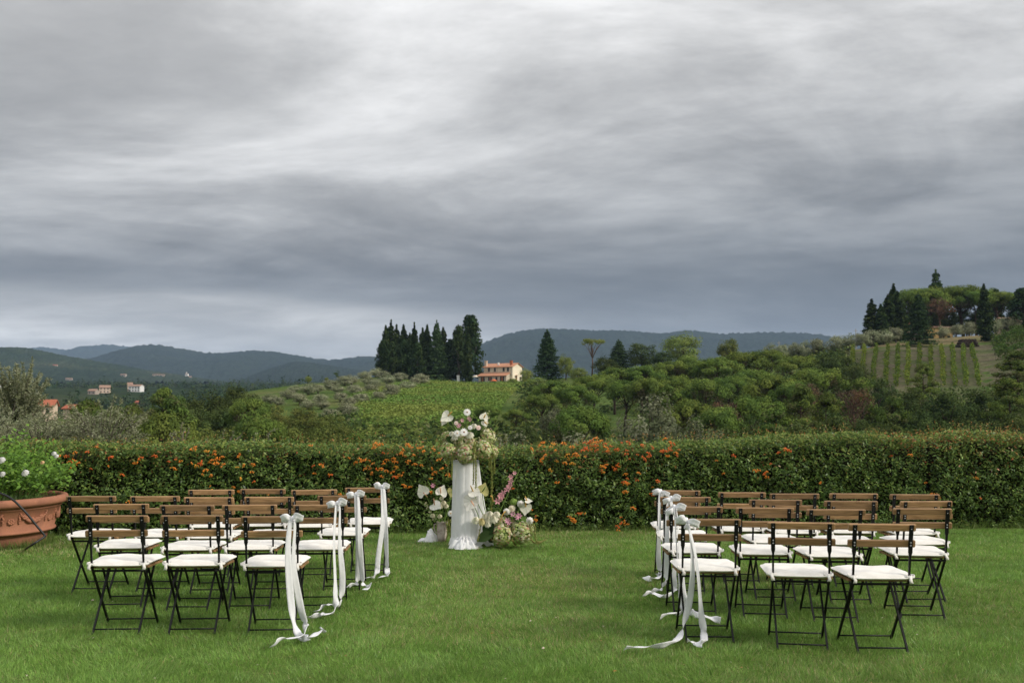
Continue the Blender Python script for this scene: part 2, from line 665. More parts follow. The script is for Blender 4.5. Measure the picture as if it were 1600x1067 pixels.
def zv(v, Y):
    return P(800, v, Y).z


def _prof(u):
    base = [(13.2, -.06), (14.5, -.25), (20, -1.6), (30, -3.2), (60, -7)]
    far_l = [(600, -4), (900, 12), (1170, 30), (1800, 46), (2600, 78), (4200, 120), (14000, 150)]
    far_r = [(430, 10), (600, -6), (1200, 10), (2600, 40), (4200, 90), (14000, 120)]
    if u <= 0:
        return base + [(100, -9), (200, -7), (290, -.6), (420, -2)] + far_l
    tab = {200: [(100, -9), (180, -7), (290, -.6), (420, -2)], 300: [(100, -9), (180, -5), (300, 2), (420, -4)],
           400: [(100, -7.5), (150, -2.5), (200, 2), (320, zv(606, 320)), (420, 2)],
           500: [(100, -6.5), (150, -1.5), (220, 4), (330, zv(597, 330)), (420, 8)],
           590: [(100, -5.5), (150, -.6), (250, 6), (350, zv(587, 350)), (400, 12)],
           680: [(100, -5.2), (150, -.5), (250, 6.5), (345, zv(595, 345)), (400, 12)],
           750: [(100, -5.2), (150, -.4), (250, 7), (338, zv(602, 338)), (380, 11.5)],
           815: [(100, -5.2), (150, 0), (250, 7), (338, zv(600, 338)), (380, 12)],
           870: [(100, -7), (150, -3), (200, 0), (250, 4.5), (335, zv(592, 335)), (380, 12.5)],
           950: [(100, -8), (150, -4.5), (200, -.8), (245, 4), (310, zv(585, 310)), (380, 14)],
           1050: [(100, -8.5), (150, -4.5), (200, -.5), (235, 4), (300, zv(572, 300)), (380, 15)],
           1150: [(100, -8.5), (150, -4.5), (200, 0), (235, 5.5), (290, zv(562, 290)), (380, 16)],
           1250: [(100, -8.5), (150, -4.5), (200, 1), (230, 6), (275, zv(551, 275)), (380, 17)],
           1330: [(120, -7), (165, -2), (195, 5.5), (230, 13), (262, zv(543, 262)), (360, 20)],
           1400: [(120, -6), (165, 0), (190, 6), (225, 13), (258, zv(538, 258)), (275, zv(530, 275)), (360, 23)],
           1450: [(120, -6), (165, 0), (190, 6), (225, 13), (256, zv(540, 256)), (275, zv(529, 275)), (360, 25)],
           1540: [(120, -6), (165, 0), (190, 6), (225, 13.5), (256, zv(538, 256)), (280, zv(526, 280)), (360, 28)],
           1600: [(120, -3), (190, 9), (225, 15), (250, zv(532, 250)), (280, zv(520, 280)), (360, 30)]}
    if u >= 1800:
        return base + [(120, -3), (190, 10), (250, 20), (300, 26), (360, 30)] + far_r
    p = base + tab[int(u)]
    return p + (far_l if u <= 590 else far_r)


_Yg = np.unique(np.concatenate([np.linspace(13, 60, 40), np.linspace(60, 620, 200), np.geomspace(620, 14000, 80)]))
_Z = []
for _u in _U:
    _p = _prof(_u)
    zz = np.interp(_Yg, [a for a, b in _p], [b for a, b in _p])
    for _ in range(10):                                   # round the breaks of slope
        zz[1:-1] = .25 * zz[:-2] + .5 * zz[1:-1] + .25 * zz[2:]
    _Z.append(zz)
_Z = np.array(_Z)


def terrain(x, y):
    x, y = np.broadcast_arrays(np.asarray(x, float), np.asarray(y, float))
    yy = np.maximum(y, 13.0)
    u = np.clip(800 + F * x / yy, _U[0], _U[-1])
    i = np.clip(np.searchsorted(_U, u) - 1, 0, len(_U) - 2)
    f = (u - _U[i]) / (_U[i + 1] - _U[i])
    f = f * f * (3 - 2 * f) * .5 + f * .5
    j = np.clip(np.searchsorted(_Yg, yy) - 1, 0, len(_Yg) - 2)
    g = np.clip((yy - _Yg[j]) / (_Yg[j + 1] - _Yg[j]), 0, 1)
    z0 = _Z[i, j] * (1 - g) + _Z[i, j + 1] * g
    z1 = _Z[i + 1, j] * (1 - g) + _Z[i + 1, j + 1] * g
    z = z0 * (1 - f) + z1 * f
    z = np.where(y < 13.0, -.06, z)
    amp = np.clip((y - 40) / 200, 0, 1) * .8 + np.clip((y - 500) / 1500, 0, 1) * 9
    wl = np.where(y > 600, .006, .03)
    return z + (vnoise(x * wl + 40, y * wl, 3) - .5) * amp * 2


def zt(x, y):
    return float(terrain(np.array([x]), np.array([y]))[0])


_Ym = np.arange(22, 560, 1.0)


def T(u, v):
    """where the sight line through photo pixel u,v meets the hillside"""
    d = ray(u, v)
    xs, zs = d.x / d.y * _Ym, CAMZ + d.z / d.y * _Ym
    hit = np.nonzero(terrain(xs, _Ym) >= zs)[0]
    Y = _Ym[hit[0]] if len(hit) else 330.0
    x = d.x / d.y * Y
    return Vector((x, Y, zt(x, Y)))


def grid_mesh(xs, ys, fz):
    X, Y = np.meshgrid(xs, ys)
    Z = fz(X, Y)
    V = np.stack([X, Y, Z], -1).reshape(-1, 3)
    nx, ny = len(xs), len(ys)
    i = np.arange(nx * ny).reshape(ny, nx)
    Fc = np.stack([i[:-1, :-1], i[:-1, 1:], i[1:, 1:], i[1:, :-1]], -1).reshape(-1, 4)
    return V, Fc


def build_ground():
    xs = np.concatenate([-np.geomspace(330, 12000, 46)[::-1], np.linspace(-320, 320, 150), np.geomspace(330, 12000, 46)])
    ys = np.concatenate([[-200, -60, -20, 0, 8, 12.8], np.linspace(13.4, 60, 26), np.linspace(63, 430, 110), np.geomspace(440, 13500, 60)])
    V, Fc = grid_mesh(xs, ys, terrain)
    o = obj_np("ground", V, Fc, SLOPE, smooth=True)
    o.data.materials.append(FOREST_NEAR)
    cy = V[Fc[:, 0], 1]
    o.data.polygons.foreach_set("material_index", (cy > 600).astype(np.int32))
    tag(o, kind="structure")
    # the lawn: a level sheet with a slight undulation
    xs = np.linspace(-16, 16, 120)
    ys = np.linspace(-12, 13.9, 100)
    V, Fc = grid_mesh(xs, ys, lambda X, Y: (vnoise(X * .5, Y * .5, 2) - .5) * .03 - .005 - np.clip((Y - 13.1) / .8, 0, 1) ** 2 * .25)
    tag(obj_np("lawn", V, Fc, LAWN, smooth=True), kind="structure")


def lawnz(x, y):
    return (vnoise(np.asarray(x) * .5, np.asarray(y) * .5, 2) - .5) * .03 - .005


build_ground()


def ridge(name, pts, D, depth, foot_z, mat, rough=9.0, seed=0, cols=420, rows=44):
    """a range of hills: crest line at distance D, real slopes before and behind it"""
    us = np.array([p[0] for p in pts], float)
    vs_ = np.array([p[1] for p in pts], float)
    uu = np.linspace(us[0], us[-1], cols)
    # smooth the crest
    vv = np.interp(uu, us, vs_)
    for _ in range(int(cols / 22)):
        vv[1:-1] = .25 * vv[:-2] + .5 * vv[1:-1] + .25 * vv[2:]
    crest = np.array([P(u, v, D) for u, v in zip(uu, vv)])
    ts = np.concatenate([np.linspace(-1, 0, rows), np.linspace(.08, .8, 8)])
    V = np.zeros((len(ts), cols, 3))
    for j, t in enumerate(ts):
        prof = (1 - abs(t)) ** 1.0
        prof = prof * prof * (3 - 2 * prof) * .55 + prof * .45
        V[j, :, 0] = crest[:, 0] * (1 + t * depth / D * .6)
        V[j, :, 1] = D + t * depth
        V[j, :, 2] = foot_z + (crest[:, 2] - foot_z) * prof
    g = vnoise(V[..., 0] * .0016 + seed, V[..., 1] * .0011 + seed * 2.7, 4) - .5
    env = (np.sin(np.pi * np.clip(-ts, 0, 1)) ** .8)[:, None]
    V[..., 2] += g * env * (crest[None, :, 2] - foot_z) * .55
    V[..., 2] += (np.random.default_rng(seed).random(V.shape[:2]) - .5) * rough
    i = np.arange(len(ts) * cols).reshape(len(ts), cols)
    Fc = np.stack([i[:-1, :-1], i[:-1, 1:], i[1:, 1:], i[1:, :-1]], -1).reshape(-1, 4)
    tag(obj_np(name, V.reshape(-1, 3), Fc, mat, smooth=True), kind="structure")


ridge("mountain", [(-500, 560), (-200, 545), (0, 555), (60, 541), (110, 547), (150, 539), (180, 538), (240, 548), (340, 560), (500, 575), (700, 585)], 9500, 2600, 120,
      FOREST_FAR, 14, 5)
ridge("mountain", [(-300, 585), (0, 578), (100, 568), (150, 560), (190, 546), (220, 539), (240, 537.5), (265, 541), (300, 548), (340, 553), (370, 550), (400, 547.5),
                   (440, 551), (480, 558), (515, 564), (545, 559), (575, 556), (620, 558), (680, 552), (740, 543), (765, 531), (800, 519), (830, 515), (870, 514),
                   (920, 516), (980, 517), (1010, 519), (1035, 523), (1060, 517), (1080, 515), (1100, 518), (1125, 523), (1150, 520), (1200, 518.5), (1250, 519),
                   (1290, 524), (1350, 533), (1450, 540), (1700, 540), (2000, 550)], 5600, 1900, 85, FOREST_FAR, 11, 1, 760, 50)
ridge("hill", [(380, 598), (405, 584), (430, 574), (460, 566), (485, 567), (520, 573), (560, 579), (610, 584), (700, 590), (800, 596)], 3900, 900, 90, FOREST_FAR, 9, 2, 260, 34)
ridge("hill", [(-500, 540), (-250, 530), (-80, 539), (0, 545), (25, 544), (50, 546), (75, 551), (100, 557), (130, 562), (160, 568), (200, 574), (240, 581), (290, 588), (340, 596),
               (420, 604)], 3300, 1300, 62, FOREST_NEAR, 9, 3, 520, 46)

# ------------------------------------------------------------------ trees
def puffs(cs, rads, per, size, cols, wts=None, asp=.62, shell=.45, up=.25, jit=.75, g=rng, along=None, ctr=None, cw=.9):
    """leaf faces scattered through clumps: centres cs (k,3), radii rads (k,3), per clump `per` faces"""
    cs, rads = np.asarray(cs, float), np.asarray(rads, float)
    k = len(cs)
    per = np.broadcast_to(np.asarray(per), (k,)).astype(int)
    idx = np.repeat(np.arange(k), per)
    n = len(idx)
    d = unit(n, g)
    rr = shell + (1 - shell) * g.random(n) ** .6
    C = cs[idx] + d * rads[idx] * rr[:, None]
    Nn = d + g.normal(size=(n, 3)) * jit * .5 + np.array([0, 0, up])
    if ctr is not None:
        Nn = Nn + nrm(C - np.array(ctr)) * cw
    S = size * g.uniform(.6, 1.35, n)
    al = None if along is None else np.broadcast_to(np.array(along, float), (n, 3)).copy()
    V, Fc = leaves(C, Nn, S, asp, g, al, .1)
    pc = mixcol(cols, wts, k, .16, g)
    tint = pc[idx] * (1 + g.uniform(-.2, .2, (n, 1)))
    return V, Fc, np.repeat(tint, 4, 0)


def cat_mesh(parts):
    Vs, Fs, Ts, o = [], [], [], 0
    for V, Fc, t in parts:
        Vs.append(V)
        Fs.append(Fc + o)
        Ts.append(t)
        o += len(V)
    return np.concatenate(Vs), np.concatenate(Fs), np.concatenate(Ts)


PROTO = {}


def proto(kind, H, W, trunk, crown, tmat, cmat):
    tm = trunk.mesh(kind + "_trunk", tmat, True)
    V, Fc, t = crown
    cm = mesh_np(kind + "_crown", V, Fc, [cmat], t)
    PROTO.setdefault(kind, []).append((tm, cm, H, W))


def limb(mb, a, b, r0, r1, bend=.12, n=5, g=random):
    a, b = Vector(a), Vector(b)
    L = (b - a).length
    mid = (a + b) / 2 + Vector((g.uniform(-1, 1), g.uniform(-1, 1), g.uniform(-.4, .8))) * L * bend
    pts = spline([a, mid, b], 5)
    mb.tube(pts, [r0 + (r1 - r0) * i / 4 for i in range(5)], n)


G_CY = [(.034, .056, .020), (.045, .070, .023), (.028, .046, .018), (.060, .085, .028)]
G_PINE = [(.130, .188, .040), (.105, .158, .037), (.160, .210, .047), (.085, .130, .034)]
G_PINEB = [(.150, .130, .072), (.13, .12, .065), (.11, .13, .05)]
G_OLIVE = [(.29, .305, .185), (.235, .255, .145), (.33, .335, .215), (.20, .225, .12)]
G_SILVER = [(.155, .170, .098), (.125, .145, .078), (.19, .20, .125), (.105, .125, .064)]
G_BROAD = [(.120, .150, .038), (.150, .172, .043), (.096, .125, .036), (.168, .182, .050)]
G_DARK = [(.062, .088, .029), (.080, .106, .033), (.048, .072, .026)]
G_LIGHT = [(.20, .25, .062), (.23, .265, .07), (.17, .215, .058)]
G_FIR = [(.050, .088, .036), (.064, .105, .040), (.042, .072, .033)]
G_DEAD = [(.15, .095, .058), (.18, .105, .06), (.12, .085, .058), (.10, .078, .052)]

for s in range(4):                                          # slim cypress, 18 m
    g = np.random.default_rng(100 + s)
    H, W = 18.0, 4.0
    zs = np.linspace(.8, 17.2, 44)
    cs, rs = [], []
    for z in zs:
        t = z / H
        r = 1.55 * min(1, (t * 5 + .35)) * (1 - max(0, (t - .35) / .65) ** 1.7) + .12
        for k in range(3 if r > .6 else 1):
            a = g.uniform(0, 6.28)
            q = g.uniform(.35, .75) * r if r > .6 else 0
            cs.append((q * math.cos(a), q * math.sin(a), z + g.uniform(-.3, .3)))
            rs.append((r * .55, r * .55, 1.0))
    mb = MB().tube([(0, 0, -.6), (0, 0, 4), (0, 0, 15)], [.28, .2, .05], 7)
    proto("cypress", H, W, mb, puffs(cs, rs, 24, .34, G_CY, jit=.6, up=.1, g=g, along=(0, 0, 1)), BARK, LEAF)

for s in range(2):                                          # broad old cypress, 18 m, ragged
    g = np.random.default_rng(120 + s)
    H, W = 18.0, 8.0
    cs, rs = [], []
    for k in range(110):
        t = g.random() ** .8
        z = 2 + t * 15.2
        r = 3.4 * (1 - t ** 2.2) + .3
        a = g.uniform(0, 6.28)
        q = r * g.uniform(.3, .85)
        cs.append((q * math.cos(a), q * math.sin(a), z))
        rs.append((.9, .9, 1.5))
    mb = MB().tube([(0, 0, -.6), (0, .1, 5), (0, 0, 15)], [.45, .34, .06], 7)
    for k in range(6):
        a = k * 1.05
        limb(mb, (0, 0, 3 + k), (1.8 * math.cos(a), 1.8 * math.sin(a), 6 + k), .12, .03)
    proto("broad_cypress", H, W, mb, puffs(cs, rs, 30, .36, G_CY + G_FIR, jit=.7, up=.15, g=g, along=(0, 0, 1)), BARK_GREY, LEAF)

for s in range(3):                                          # fir or cedar, tiered, 16 m
    g = np.random.default_rng(140 + s)
    H, W = 16.0, 8.0
    cs, rs = [], []
    mb = MB().tube([(0, 0, -.6), (0, 0, 6), (0, 0, 15.8)], [.34, .22, .03], 7)
    z = 1.2
    while z < 15.3:
        t = z / H
        r = 4.0 * (1 - t) ** .85 + .15
        nb = 7 if r > 1.2 else 4
        a0 = g.uniform(0, 6.28)
        for k in range(nb):
            a = a0 + 6.28 * k / nb + g.uniform(-.25, .25)
            rr = r * g.uniform(.7, 1.12)
            tip = (rr * math.cos(a), rr * math.sin(a), z - rr * .10 + g.uniform(-.2, .3))
            mb.tube([(0, 0, z + .15), tip], [.06, .015], 4, False)
            for q in ((.45, .72, 1.0) if r > 1 else (.8,)):
                cs.append((tip[0] * q, tip[1] * q, z + (tip[2] - z) * q))
                rs.append((.26 * r + .22, .26 * r + .22, .30))
        z += .75 * (1 - t * .45)
    cs += [(0, 0, 15.6)]
    rs += [(.2, .2, .7)]
    proto("fir", H, W, mb, puffs(cs, rs, 20, .26, G_FIR, jit=.8, up=.35, g=g), BARK, LEAF)

for s in range(4):                                          # umbrella pine, 12 m, bare trunk, domed crown
    g = np.random.default_rng(160 + s)
    random.seed(160 + s)
    H, W = 12.0, 9.0
    lean = g.uniform(-.6, .6, 2)
    mb = MB().tube([(0, 0, -.8), (lean[0] * .3, lean[1] * .3, 3), (lean[0], lean[1], 6.6)], [.30, .25, .20], 7)
    cs, rs = [], []
    for k in range(46):
        a, q = g.uniform(0, 6.28), math.sqrt(g.random())
        rr = 4.2 * q
        x, y = rr * math.cos(a) + lean[0], rr * math.sin(a) + lean[1]
        z = 7.9 + 3.0 * math.sqrt(max(0, 1 - q ** 2.4)) + g.uniform(-.5, .3)
        cs.append((x, y, z))
        rs.append((g.uniform(.8, 1.3), g.uniform(.8, 1.3), g.uniform(.7, 1.05)))
        if k % 4 == 0:
            limb(mb, (lean[0], lean[1], g.uniform(4.6, 6.6)), (x, y, z - .4), .085, .03, .1)
    a1 = puffs(cs, rs, 150, .155, G_PINE, jit=.8, up=.3, g=g, ctr=(lean[0], lean[1], 7.6), cw=1.1)
    # thinner, browner foliage below the dome
    lo = np.array(cs)[::2] * np.array([.80, .80, 1]) - np.array([0, 0, 1.0])
    a2 = puffs(lo, np.full((len(lo), 3), .95), 85, .15, G_PINEB + G_PINE[3:] * 2, jit=1.1, up=.2, g=g)
    proto("umbrella_pine", H, W, mb, cat_mesh([a1, a2]), BARK, LEAF)

for s in range(3):                                          # looser pine with layered boughs, 12 m
    g = np.random.default_rng(180 + s)
    random.seed(180 + s)
    H, W = 12.0, 8.0
    mb = MB().tube([(0, 0, -.8), (.2, .1, 5), (0, .2, 11)], [.24, .17, .05], 7)
    cs, rs = [], []
    for k in range(30):
        t = g.random() ** .75
        z = 4.2 + t * 7.2
        a = k * 2.4 + g.uniform(-.4, .4)
        r = (3.9 * (1 - t ** 1.6) + .5) * g.uniform(.6, 1.05)
        tip = (r * math.cos(a), r * math.sin(a), z + .3)
        limb(mb, (.1, .1, z - .5), tip, .06, .02, .1, 4)
        for q in (.6, .85, 1.05):
            cs.append((tip[0] * q, tip[1] * q, tip[2] + g.uniform(-.15, .25)))
            rs.append((g.uniform(.7, 1.15), g.uniform(.7, 1.15), g.uniform(.4, .65)))
    proto("pine", H, W, mb, puffs(cs, rs, 80, .165, G_PINE + [(.13, .14, .055)], jit=1.0, up=.4, g=g, ctr=(0, 0, 6.5), cw=.7), BARK, LEAF)

for s in range(3):                                          # olive, 5 m
    g = np.random.default_rng(200 + s)
    random.seed(200 + s)
    H, W = 5.0, 5.0
    mb = MB().tube([(0, 0, -.4), (.1, .05, .7), (.05, 0, 1.4)], [.28, .22, .18], 7)
    cs, rs = [], []
    for k in range(46):
        d = unit(1, g)[0]
        q = g.uniform(.45, .85)
        c = np.array([0, 0, 2.65]) + d * np.array([2.25, 2.25, 2.2]) * q
        c[2] = max(c[2], .95)
        cs.append(c)
        rs.append((g.uniform(.6, 1.0), g.uniform(.6, 1.0), g.uniform(.55, .85)))
        if k % 5 == 0:
            limb(mb, (.05, 0, 1.3), c, .09, .03, .1, 4)
    proto("olive", H, W, mb, puffs(cs, rs, 80, .155, G_OLIVE, jit=1.1, up=.3, g=g, along=(0, 0, 1), asp=.4, ctr=(0, 0, 2.0)), BARK_GREY, LEAF_OLIVE)


def broadleaf(kind, cols, seeds, leaf=.175, dens=110):
    for s in seeds:
        g = np.random.default_rng(s)
        random.seed(s)
        H, W = 11.0, 10.0
        mb = MB().tube([(0, 0, -.8), (.15, .1, 2.2), (0, .1, 6)], [.34, .26, .14], 7)
        cs, rs = [], []
        for k in range(62):
            d = unit(1, g)[0]
            q = g.uniform(.45, .95)
            c = np.array([0, 0, 6.0]) + d * np.array([4.3, 4.3, 4.4]) * q
            if c[2] < 1.4:
                c[2] = 1.4 + g.random()
            cs.append(c)
            r = g.uniform(.9, 1.6)
            rs.append((r, r, r * g.uniform(.7, .95)))
            if k % 6 == 0:
                limb(mb, (.05, .1, g.uniform(2, 5)), c, .12, .03, .1, 5)
        proto(kind, H, W, mb, puffs(cs, rs, dens, leaf, cols, jit=1.0, up=.3, g=g, ctr=(0, 0, 4.8), cw=1.0), BARK, LEAF)


broadleaf("broadleaf", G_BROAD, (220, 221, 222))
broadleaf("dark_broadleaf", G_DARK, (230, 231))
broadleaf("light_broadleaf", G_LIGHT, (240, 241))
broadleaf("silver", G_SILVER, (244, 245))

for s in range(2):                                          # dead pine with rusty needles left, 10 m
    g = np.random.default_rng(250 + s)
    random.seed(250 + s)
    H, W = 10.0, 7.0
    mb = MB().tube([(0, 0, -.6), (.1, 0, 4), (0, .1, 8.5)], [.2, .15, .04], 7)
    cs, rs = [], []
    for k in range(34):
        a, q = g.uniform(0, 6.28), math.sqrt(g.random())
        c = (3.1 * q * math.cos(a), 3.1 * q * math.sin(a), 8.6 - 1.6 * q * q + g.uniform(-.9, .5))
        cs.append(c)
        rs.append((.7, .7, .4))
        limb(mb, (0, .05, g.uniform(4, 7)), c, .06, .015, .15, 4)
        limb(mb, (0, .05, g.uniform(4, 7)), (c[0] * .8 + .5, c[1] * .8, c[2] - 1.2), .04, .01, .2, 4)
    proto("dead_pine", H, W, mb, puffs(cs, rs, 30, .14, G_DEAD, jit=1.2, up=.3, g=g), BARK_RED, LEAF)

_open = np.random.default_rng(260)                          # a single open parasol pine with pale forked limbs
random.seed(260)
mb = MB().tube([(0, 0, -.6), (.2, 0, 4), (.1, .1, 6.4)], [.26, .2, .16], 7)
cs, rs = [], []
for k in range(22):
    a, q = _open.uniform(0, 6.28), .35 + .65 * math.sqrt(_open.random())
    c = (3.9 * q * math.cos(a), 3.9 * q * math.sin(a), 10.4 + 1.0 * (1 - q * q) + _open.uniform(-.3, .2))
    cs.append(c)
    rs.append((1.0, 1.0, .55))
    if k % 2 == 0:
        limb(mb, (.1, .1, _open.uniform(5.4, 6.4)), c, .12, .04, .1, 5)
proto("open_pine", 11.8, 9.0, mb, puffs(cs, rs, 75, .17, G_LIGHT + G_PINE[:1], jit=.9, up=.5, g=_open), BARK_RED, LEAF)

ORD = ["first", "second", "third", "fourth", "fifth", "sixth", "seventh", "eighth", "ninth", "tenth", "eleventh", "twelfth", "thirteenth", "fourteenth", "fifteenth",
       "sixteenth", "seventeenth", "eighteenth", "nineteenth", "twentieth"] + ["twenty-" + x for x in ("first", "second", "third", "fourth", "fifth", "sixth", "seventh", "eighth", "ninth")] \
      + ["thirtieth"] + ["thirty-" + x for x in ("first", "second", "third", "fourth", "fifth", "sixth", "seventh", "eighth", "ninth")] + ["fortieth"] \
      + ["forty-" + x for x in ("first", "second", "third", "fourth", "fifth", "sixth")]
_cnt = {}


def tree(kind, name, pos, h, w, label, cat="tree", group=None):
    i = _cnt.get(kind, 0)
    _cnt[kind] = i + 1
    tm, cm, H, W = PROTO[kind][i % len(PROTO[kind])]
    o = empty(name, pos, (i * 2.39) % 6.28, label, cat, group)
    k = w / W if 'cypress' in kind else max(w / W, .8 * h / H)
    if 'pine' in kind:
        k = min(k, 1.35 * h / H)
    o.scale = (k, k, h / H)
    share("trunk", tm, o)
    share("crown", cm, o)
    return o


WF = {'umbrella_pine': 1.12, 'pine': 1.15, 'cypress': 1.5, 'broad_cypress': 1.5, 'olive': 1.2, 'dark_broadleaf': 1.1, 'fir': 1.05}


def stand(kind, name, spots, label, group, single=False):
    """spots: (u, v_top, width_px, v_base or None, Y or None); labels count from the left"""
    spots = sorted(spots, key=lambda s: s[0])
    for i, (u, vt, wpx, vb, Y) in enumerate(spots):
        if Y is None:
            p = T(u, vb)
        else:
            x = (u - 800) / F * Y
            p = Vector((x, Y, zt(x, Y)))
        top = P(u, vt, p.y)
        h = max(1.5, top.z - p.z)
        w = wpx / F * p.y * WF.get(kind, 1.0)
        tree(kind, name, p - Vector((0, 0, .1)), h, w, label if single else label.format(ORD[i]), group=group)


# cypress grove left of the farmhouse
stand("cypress", "cypress_tree", [(602, 506, 15, None, 352), (610, 500, 17, None, 356), (619, 508, 16, None, 360), (630, 506, 19, None, 352), (640, 518, 15, None, 360),
                                  (647, 504, 14, None, 350), (660, 513, 17, None, 356), (667, 506, 18, None, 350), (692, 509, 17, None, 358)],
      "{} tall dark cypress from the left in grove beside the farmhouse", "cypress grove beside the farmhouse")
stand("broad_cypress", "cypress_tree", [(597, 531, 20, None, 348), (612, 533, 24, None, 346), (632, 530, 26, None, 347), (652, 534, 24, None, 345), (703, 530, 28, None, 352),
                                        (716, 508, 30, None, 350), (735, 493, 46, None, 356), (622, 540, 26, None, 350), (643, 538, 24, None, 352), (664, 540, 28, None, 348), (690, 538, 28, None, 350), (604, 545, 22, None, 344)],
      "{} broad ragged cypress from the left in grove beside the farmhouse", "broad cypresses in the grove")
stand("fir", "fir_tree", [(682, 500, 30, None, 347)], "pointed fir with spreading boughs between cypresses left of the farmhouse", None, True)
stand("cypress", "cypress_tree", [(731, 511, 13, None, 343)], "slim cypress standing alone before the big round cypress near farmhouse", None, True)

# olive grove on the slope below it
_ol = [(549, 584, 24, 601), (569, 578, 24, 594), (575, 588, 22, 602), (587, 573, 22, 589), (597, 577, 22, 592), (605, 583, 26, 601), (581, 598, 26, 615), (565, 612, 28, 632),
       (558, 602, 24, 618), (592, 609, 26, 629), (612, 597, 30, 622), (626, 580, 24, 596), (636, 593, 26, 611), (659, 581, 30, 602), (547, 630, 30, 652), (545, 618, 28, 640),
       (422, 613, 26, 631), (434, 618, 24, 636), (449, 606, 28, 624), (469, 612, 28, 632), (482, 596, 32, 617), (497, 598, 24, 615), (517, 591, 28, 609), (499, 613, 26, 630),
       (539, 585, 30, 603), (479, 622, 24, 640), (503, 622, 26, 640), (531, 611, 26, 628), (542, 626, 32, 648), (561, 614, 28, 632), (552, 599, 26, 616), (516, 636, 30, 656),
       (527, 600, 22, 614), (460, 600, 20, 613), (648, 588, 22, 603), (585, 590, 22, 606)]
stand("olive", "olive_tree", [(a, b, c, d, None) for a, b, c, d in _ol], "{} grey olive tree from the left in grove below the cypresses",
      "olive grove below the cypresses")
stand("light_broadleaf", "broadleaf_tree", [(482, 586, 14, 598, None), (510, 588, 9, 597, None)], "{} small round tree from left on the skyline above the olive grove", "skyline trees")

# wooded hollow, left of centre
stand("dark_broadleaf", "broadleaf_tree", [(372, 589, 84, None, 150), (328, 598, 60, None, 140), (290, 603, 56, None, 145), (345, 622, 60, None, 125), (308, 620, 58, None, 130),
                                           (268, 632, 60, None, 115), (395, 632, 50, None, 125)],
      "{} dark leafy tree from left in the wooded hollow behind hedge", "dark trees in the hollow")
stand("broadleaf", "broadleaf_tree", [(430, 622, 66, None, 135), (470, 630, 74, None, 130), (512, 638, 76, None, 125), (415, 640, 56, None, 105), (452, 648, 60, None, 100),
                                      (495, 652, 60, None, 100), (350, 644, 60, None, 95), (300, 648, 56, None, 95), (540, 657, 50, None, 110), (235, 640, 50, None, 110)],
      "{} yellowish green leafy tree from left in hollow below the olives", "leafy trees in the hollow")
stand("pine", "pine_tree", [(256, 606, 54, None, 135), (140, 622, 48, None, 110), (212, 630, 50, None, 100), (160, 640, 44, None, 90), (185, 634, 40, None, 130), (275, 618, 46, None, 110)],
      "{} loose layered pine from left in the hollow behind pale olives", "pines in the left hollow")
stand("umbrella_pine", "umbrella_pine", [(392, 616, 46, None, 118), (262, 640, 40, None, 85), (408, 646, 36, None, 90)],
      "{} round topped green pine from left in the wooded hollow", "round pines in the left hollow")

# around the farmhouse and along the ridge
stand("fir", "fir_tree", [(855, 514, 46, 596, None)], "tall dark fir standing alone right of the farmhouse", None, True)
stand("light_broadleaf", "broadleaf_tree", [(884, 551, 34, 594, None), (822, 573, 26, 603, None), (800, 590, 24, None, 318), (838, 588, 40, None, 290), (905, 572, 40, None, 290)],
      "{} pale green leafy tree from left near the farmhouse's right side", "pale trees beside the farmhouse")
stand("open_pine", "umbrella_pine", [(925, 528, 46, 583, None)], "open parasol pine with pale forked limbs on the skyline", None, True)
stand("fir", "conifer_tree", [(967, 530, 44, 582, None)], "pointed yellowish conifer on skyline right of the open parasol pine", None, True)
stand("dark_broadleaf", "broadleaf_tree", [(1003, 530, 60, 574, None), (945, 552, 44, None, 295), (1035, 545, 40, None, 295)],
      "{} dark bushy tree from left on skyline beside the big pale oak", "dark skyline trees")
stand("light_broadleaf", "oak_tree", [(1066, 515, 76, 570, None)], "big rounded pale green oak on the skyline", None, True)
stand("broadleaf", "broadleaf_tree", [(1137, 523, 44, 564, None)], "lone round tree on the skyline right of the big pale oak", None, True)

# umbrella pine wood on the right slope
_up = [(960, 572, 62, None, 215), (1002, 568, 70, None, 215), (1048, 561, 72, None, 220), (1086, 555, 64, None, 225), (1122, 556, 72, None, 215), (1160, 546, 80, None, 220),
       (1200, 543, 72, None, 225), (1243, 552, 72, None, 215), (925, 581, 66, None, 200)]
stand("umbrella_pine", "umbrella_pine", _up, "{} umbrella pine from left along top edge of the pine wood", "umbrella pines along the top of the wood")
_um = [(865, 592, 60, None, 185), (897, 598, 66, None, 165), (975, 590, 66, None, 180), (1020, 586, 62, None, 175), (1062, 584, 66, None, 180), (1102, 587, 66, None, 170),
       (1142, 584, 62, None, 180), (1206, 582, 80, None, 155), (1272, 570, 84, None, 170), (1172, 572, 64, None, 195), (1235, 590, 60, None, 150)]
stand("umbrella_pine", "umbrella_pine", _um, "{} umbrella pine from left in middle of the right hand pine wood", "umbrella pines in the middle of the wood")
_uf = [(762, 632, 54, None, 140), (806, 637, 46, None, 135), (900, 627, 88, None, 105), (850, 612, 58, None, 150), (1075, 620, 62, None, 115),
       (1120, 628, 60, None, 110), (1168, 612, 62, None, 125), (560, 672, 36, None, 110)]
stand("umbrella_pine", "umbrella_pine", _uf, "{} umbrella pine from left at foot of the pine wood behind hedge", "umbrella pines at the foot of the wood")
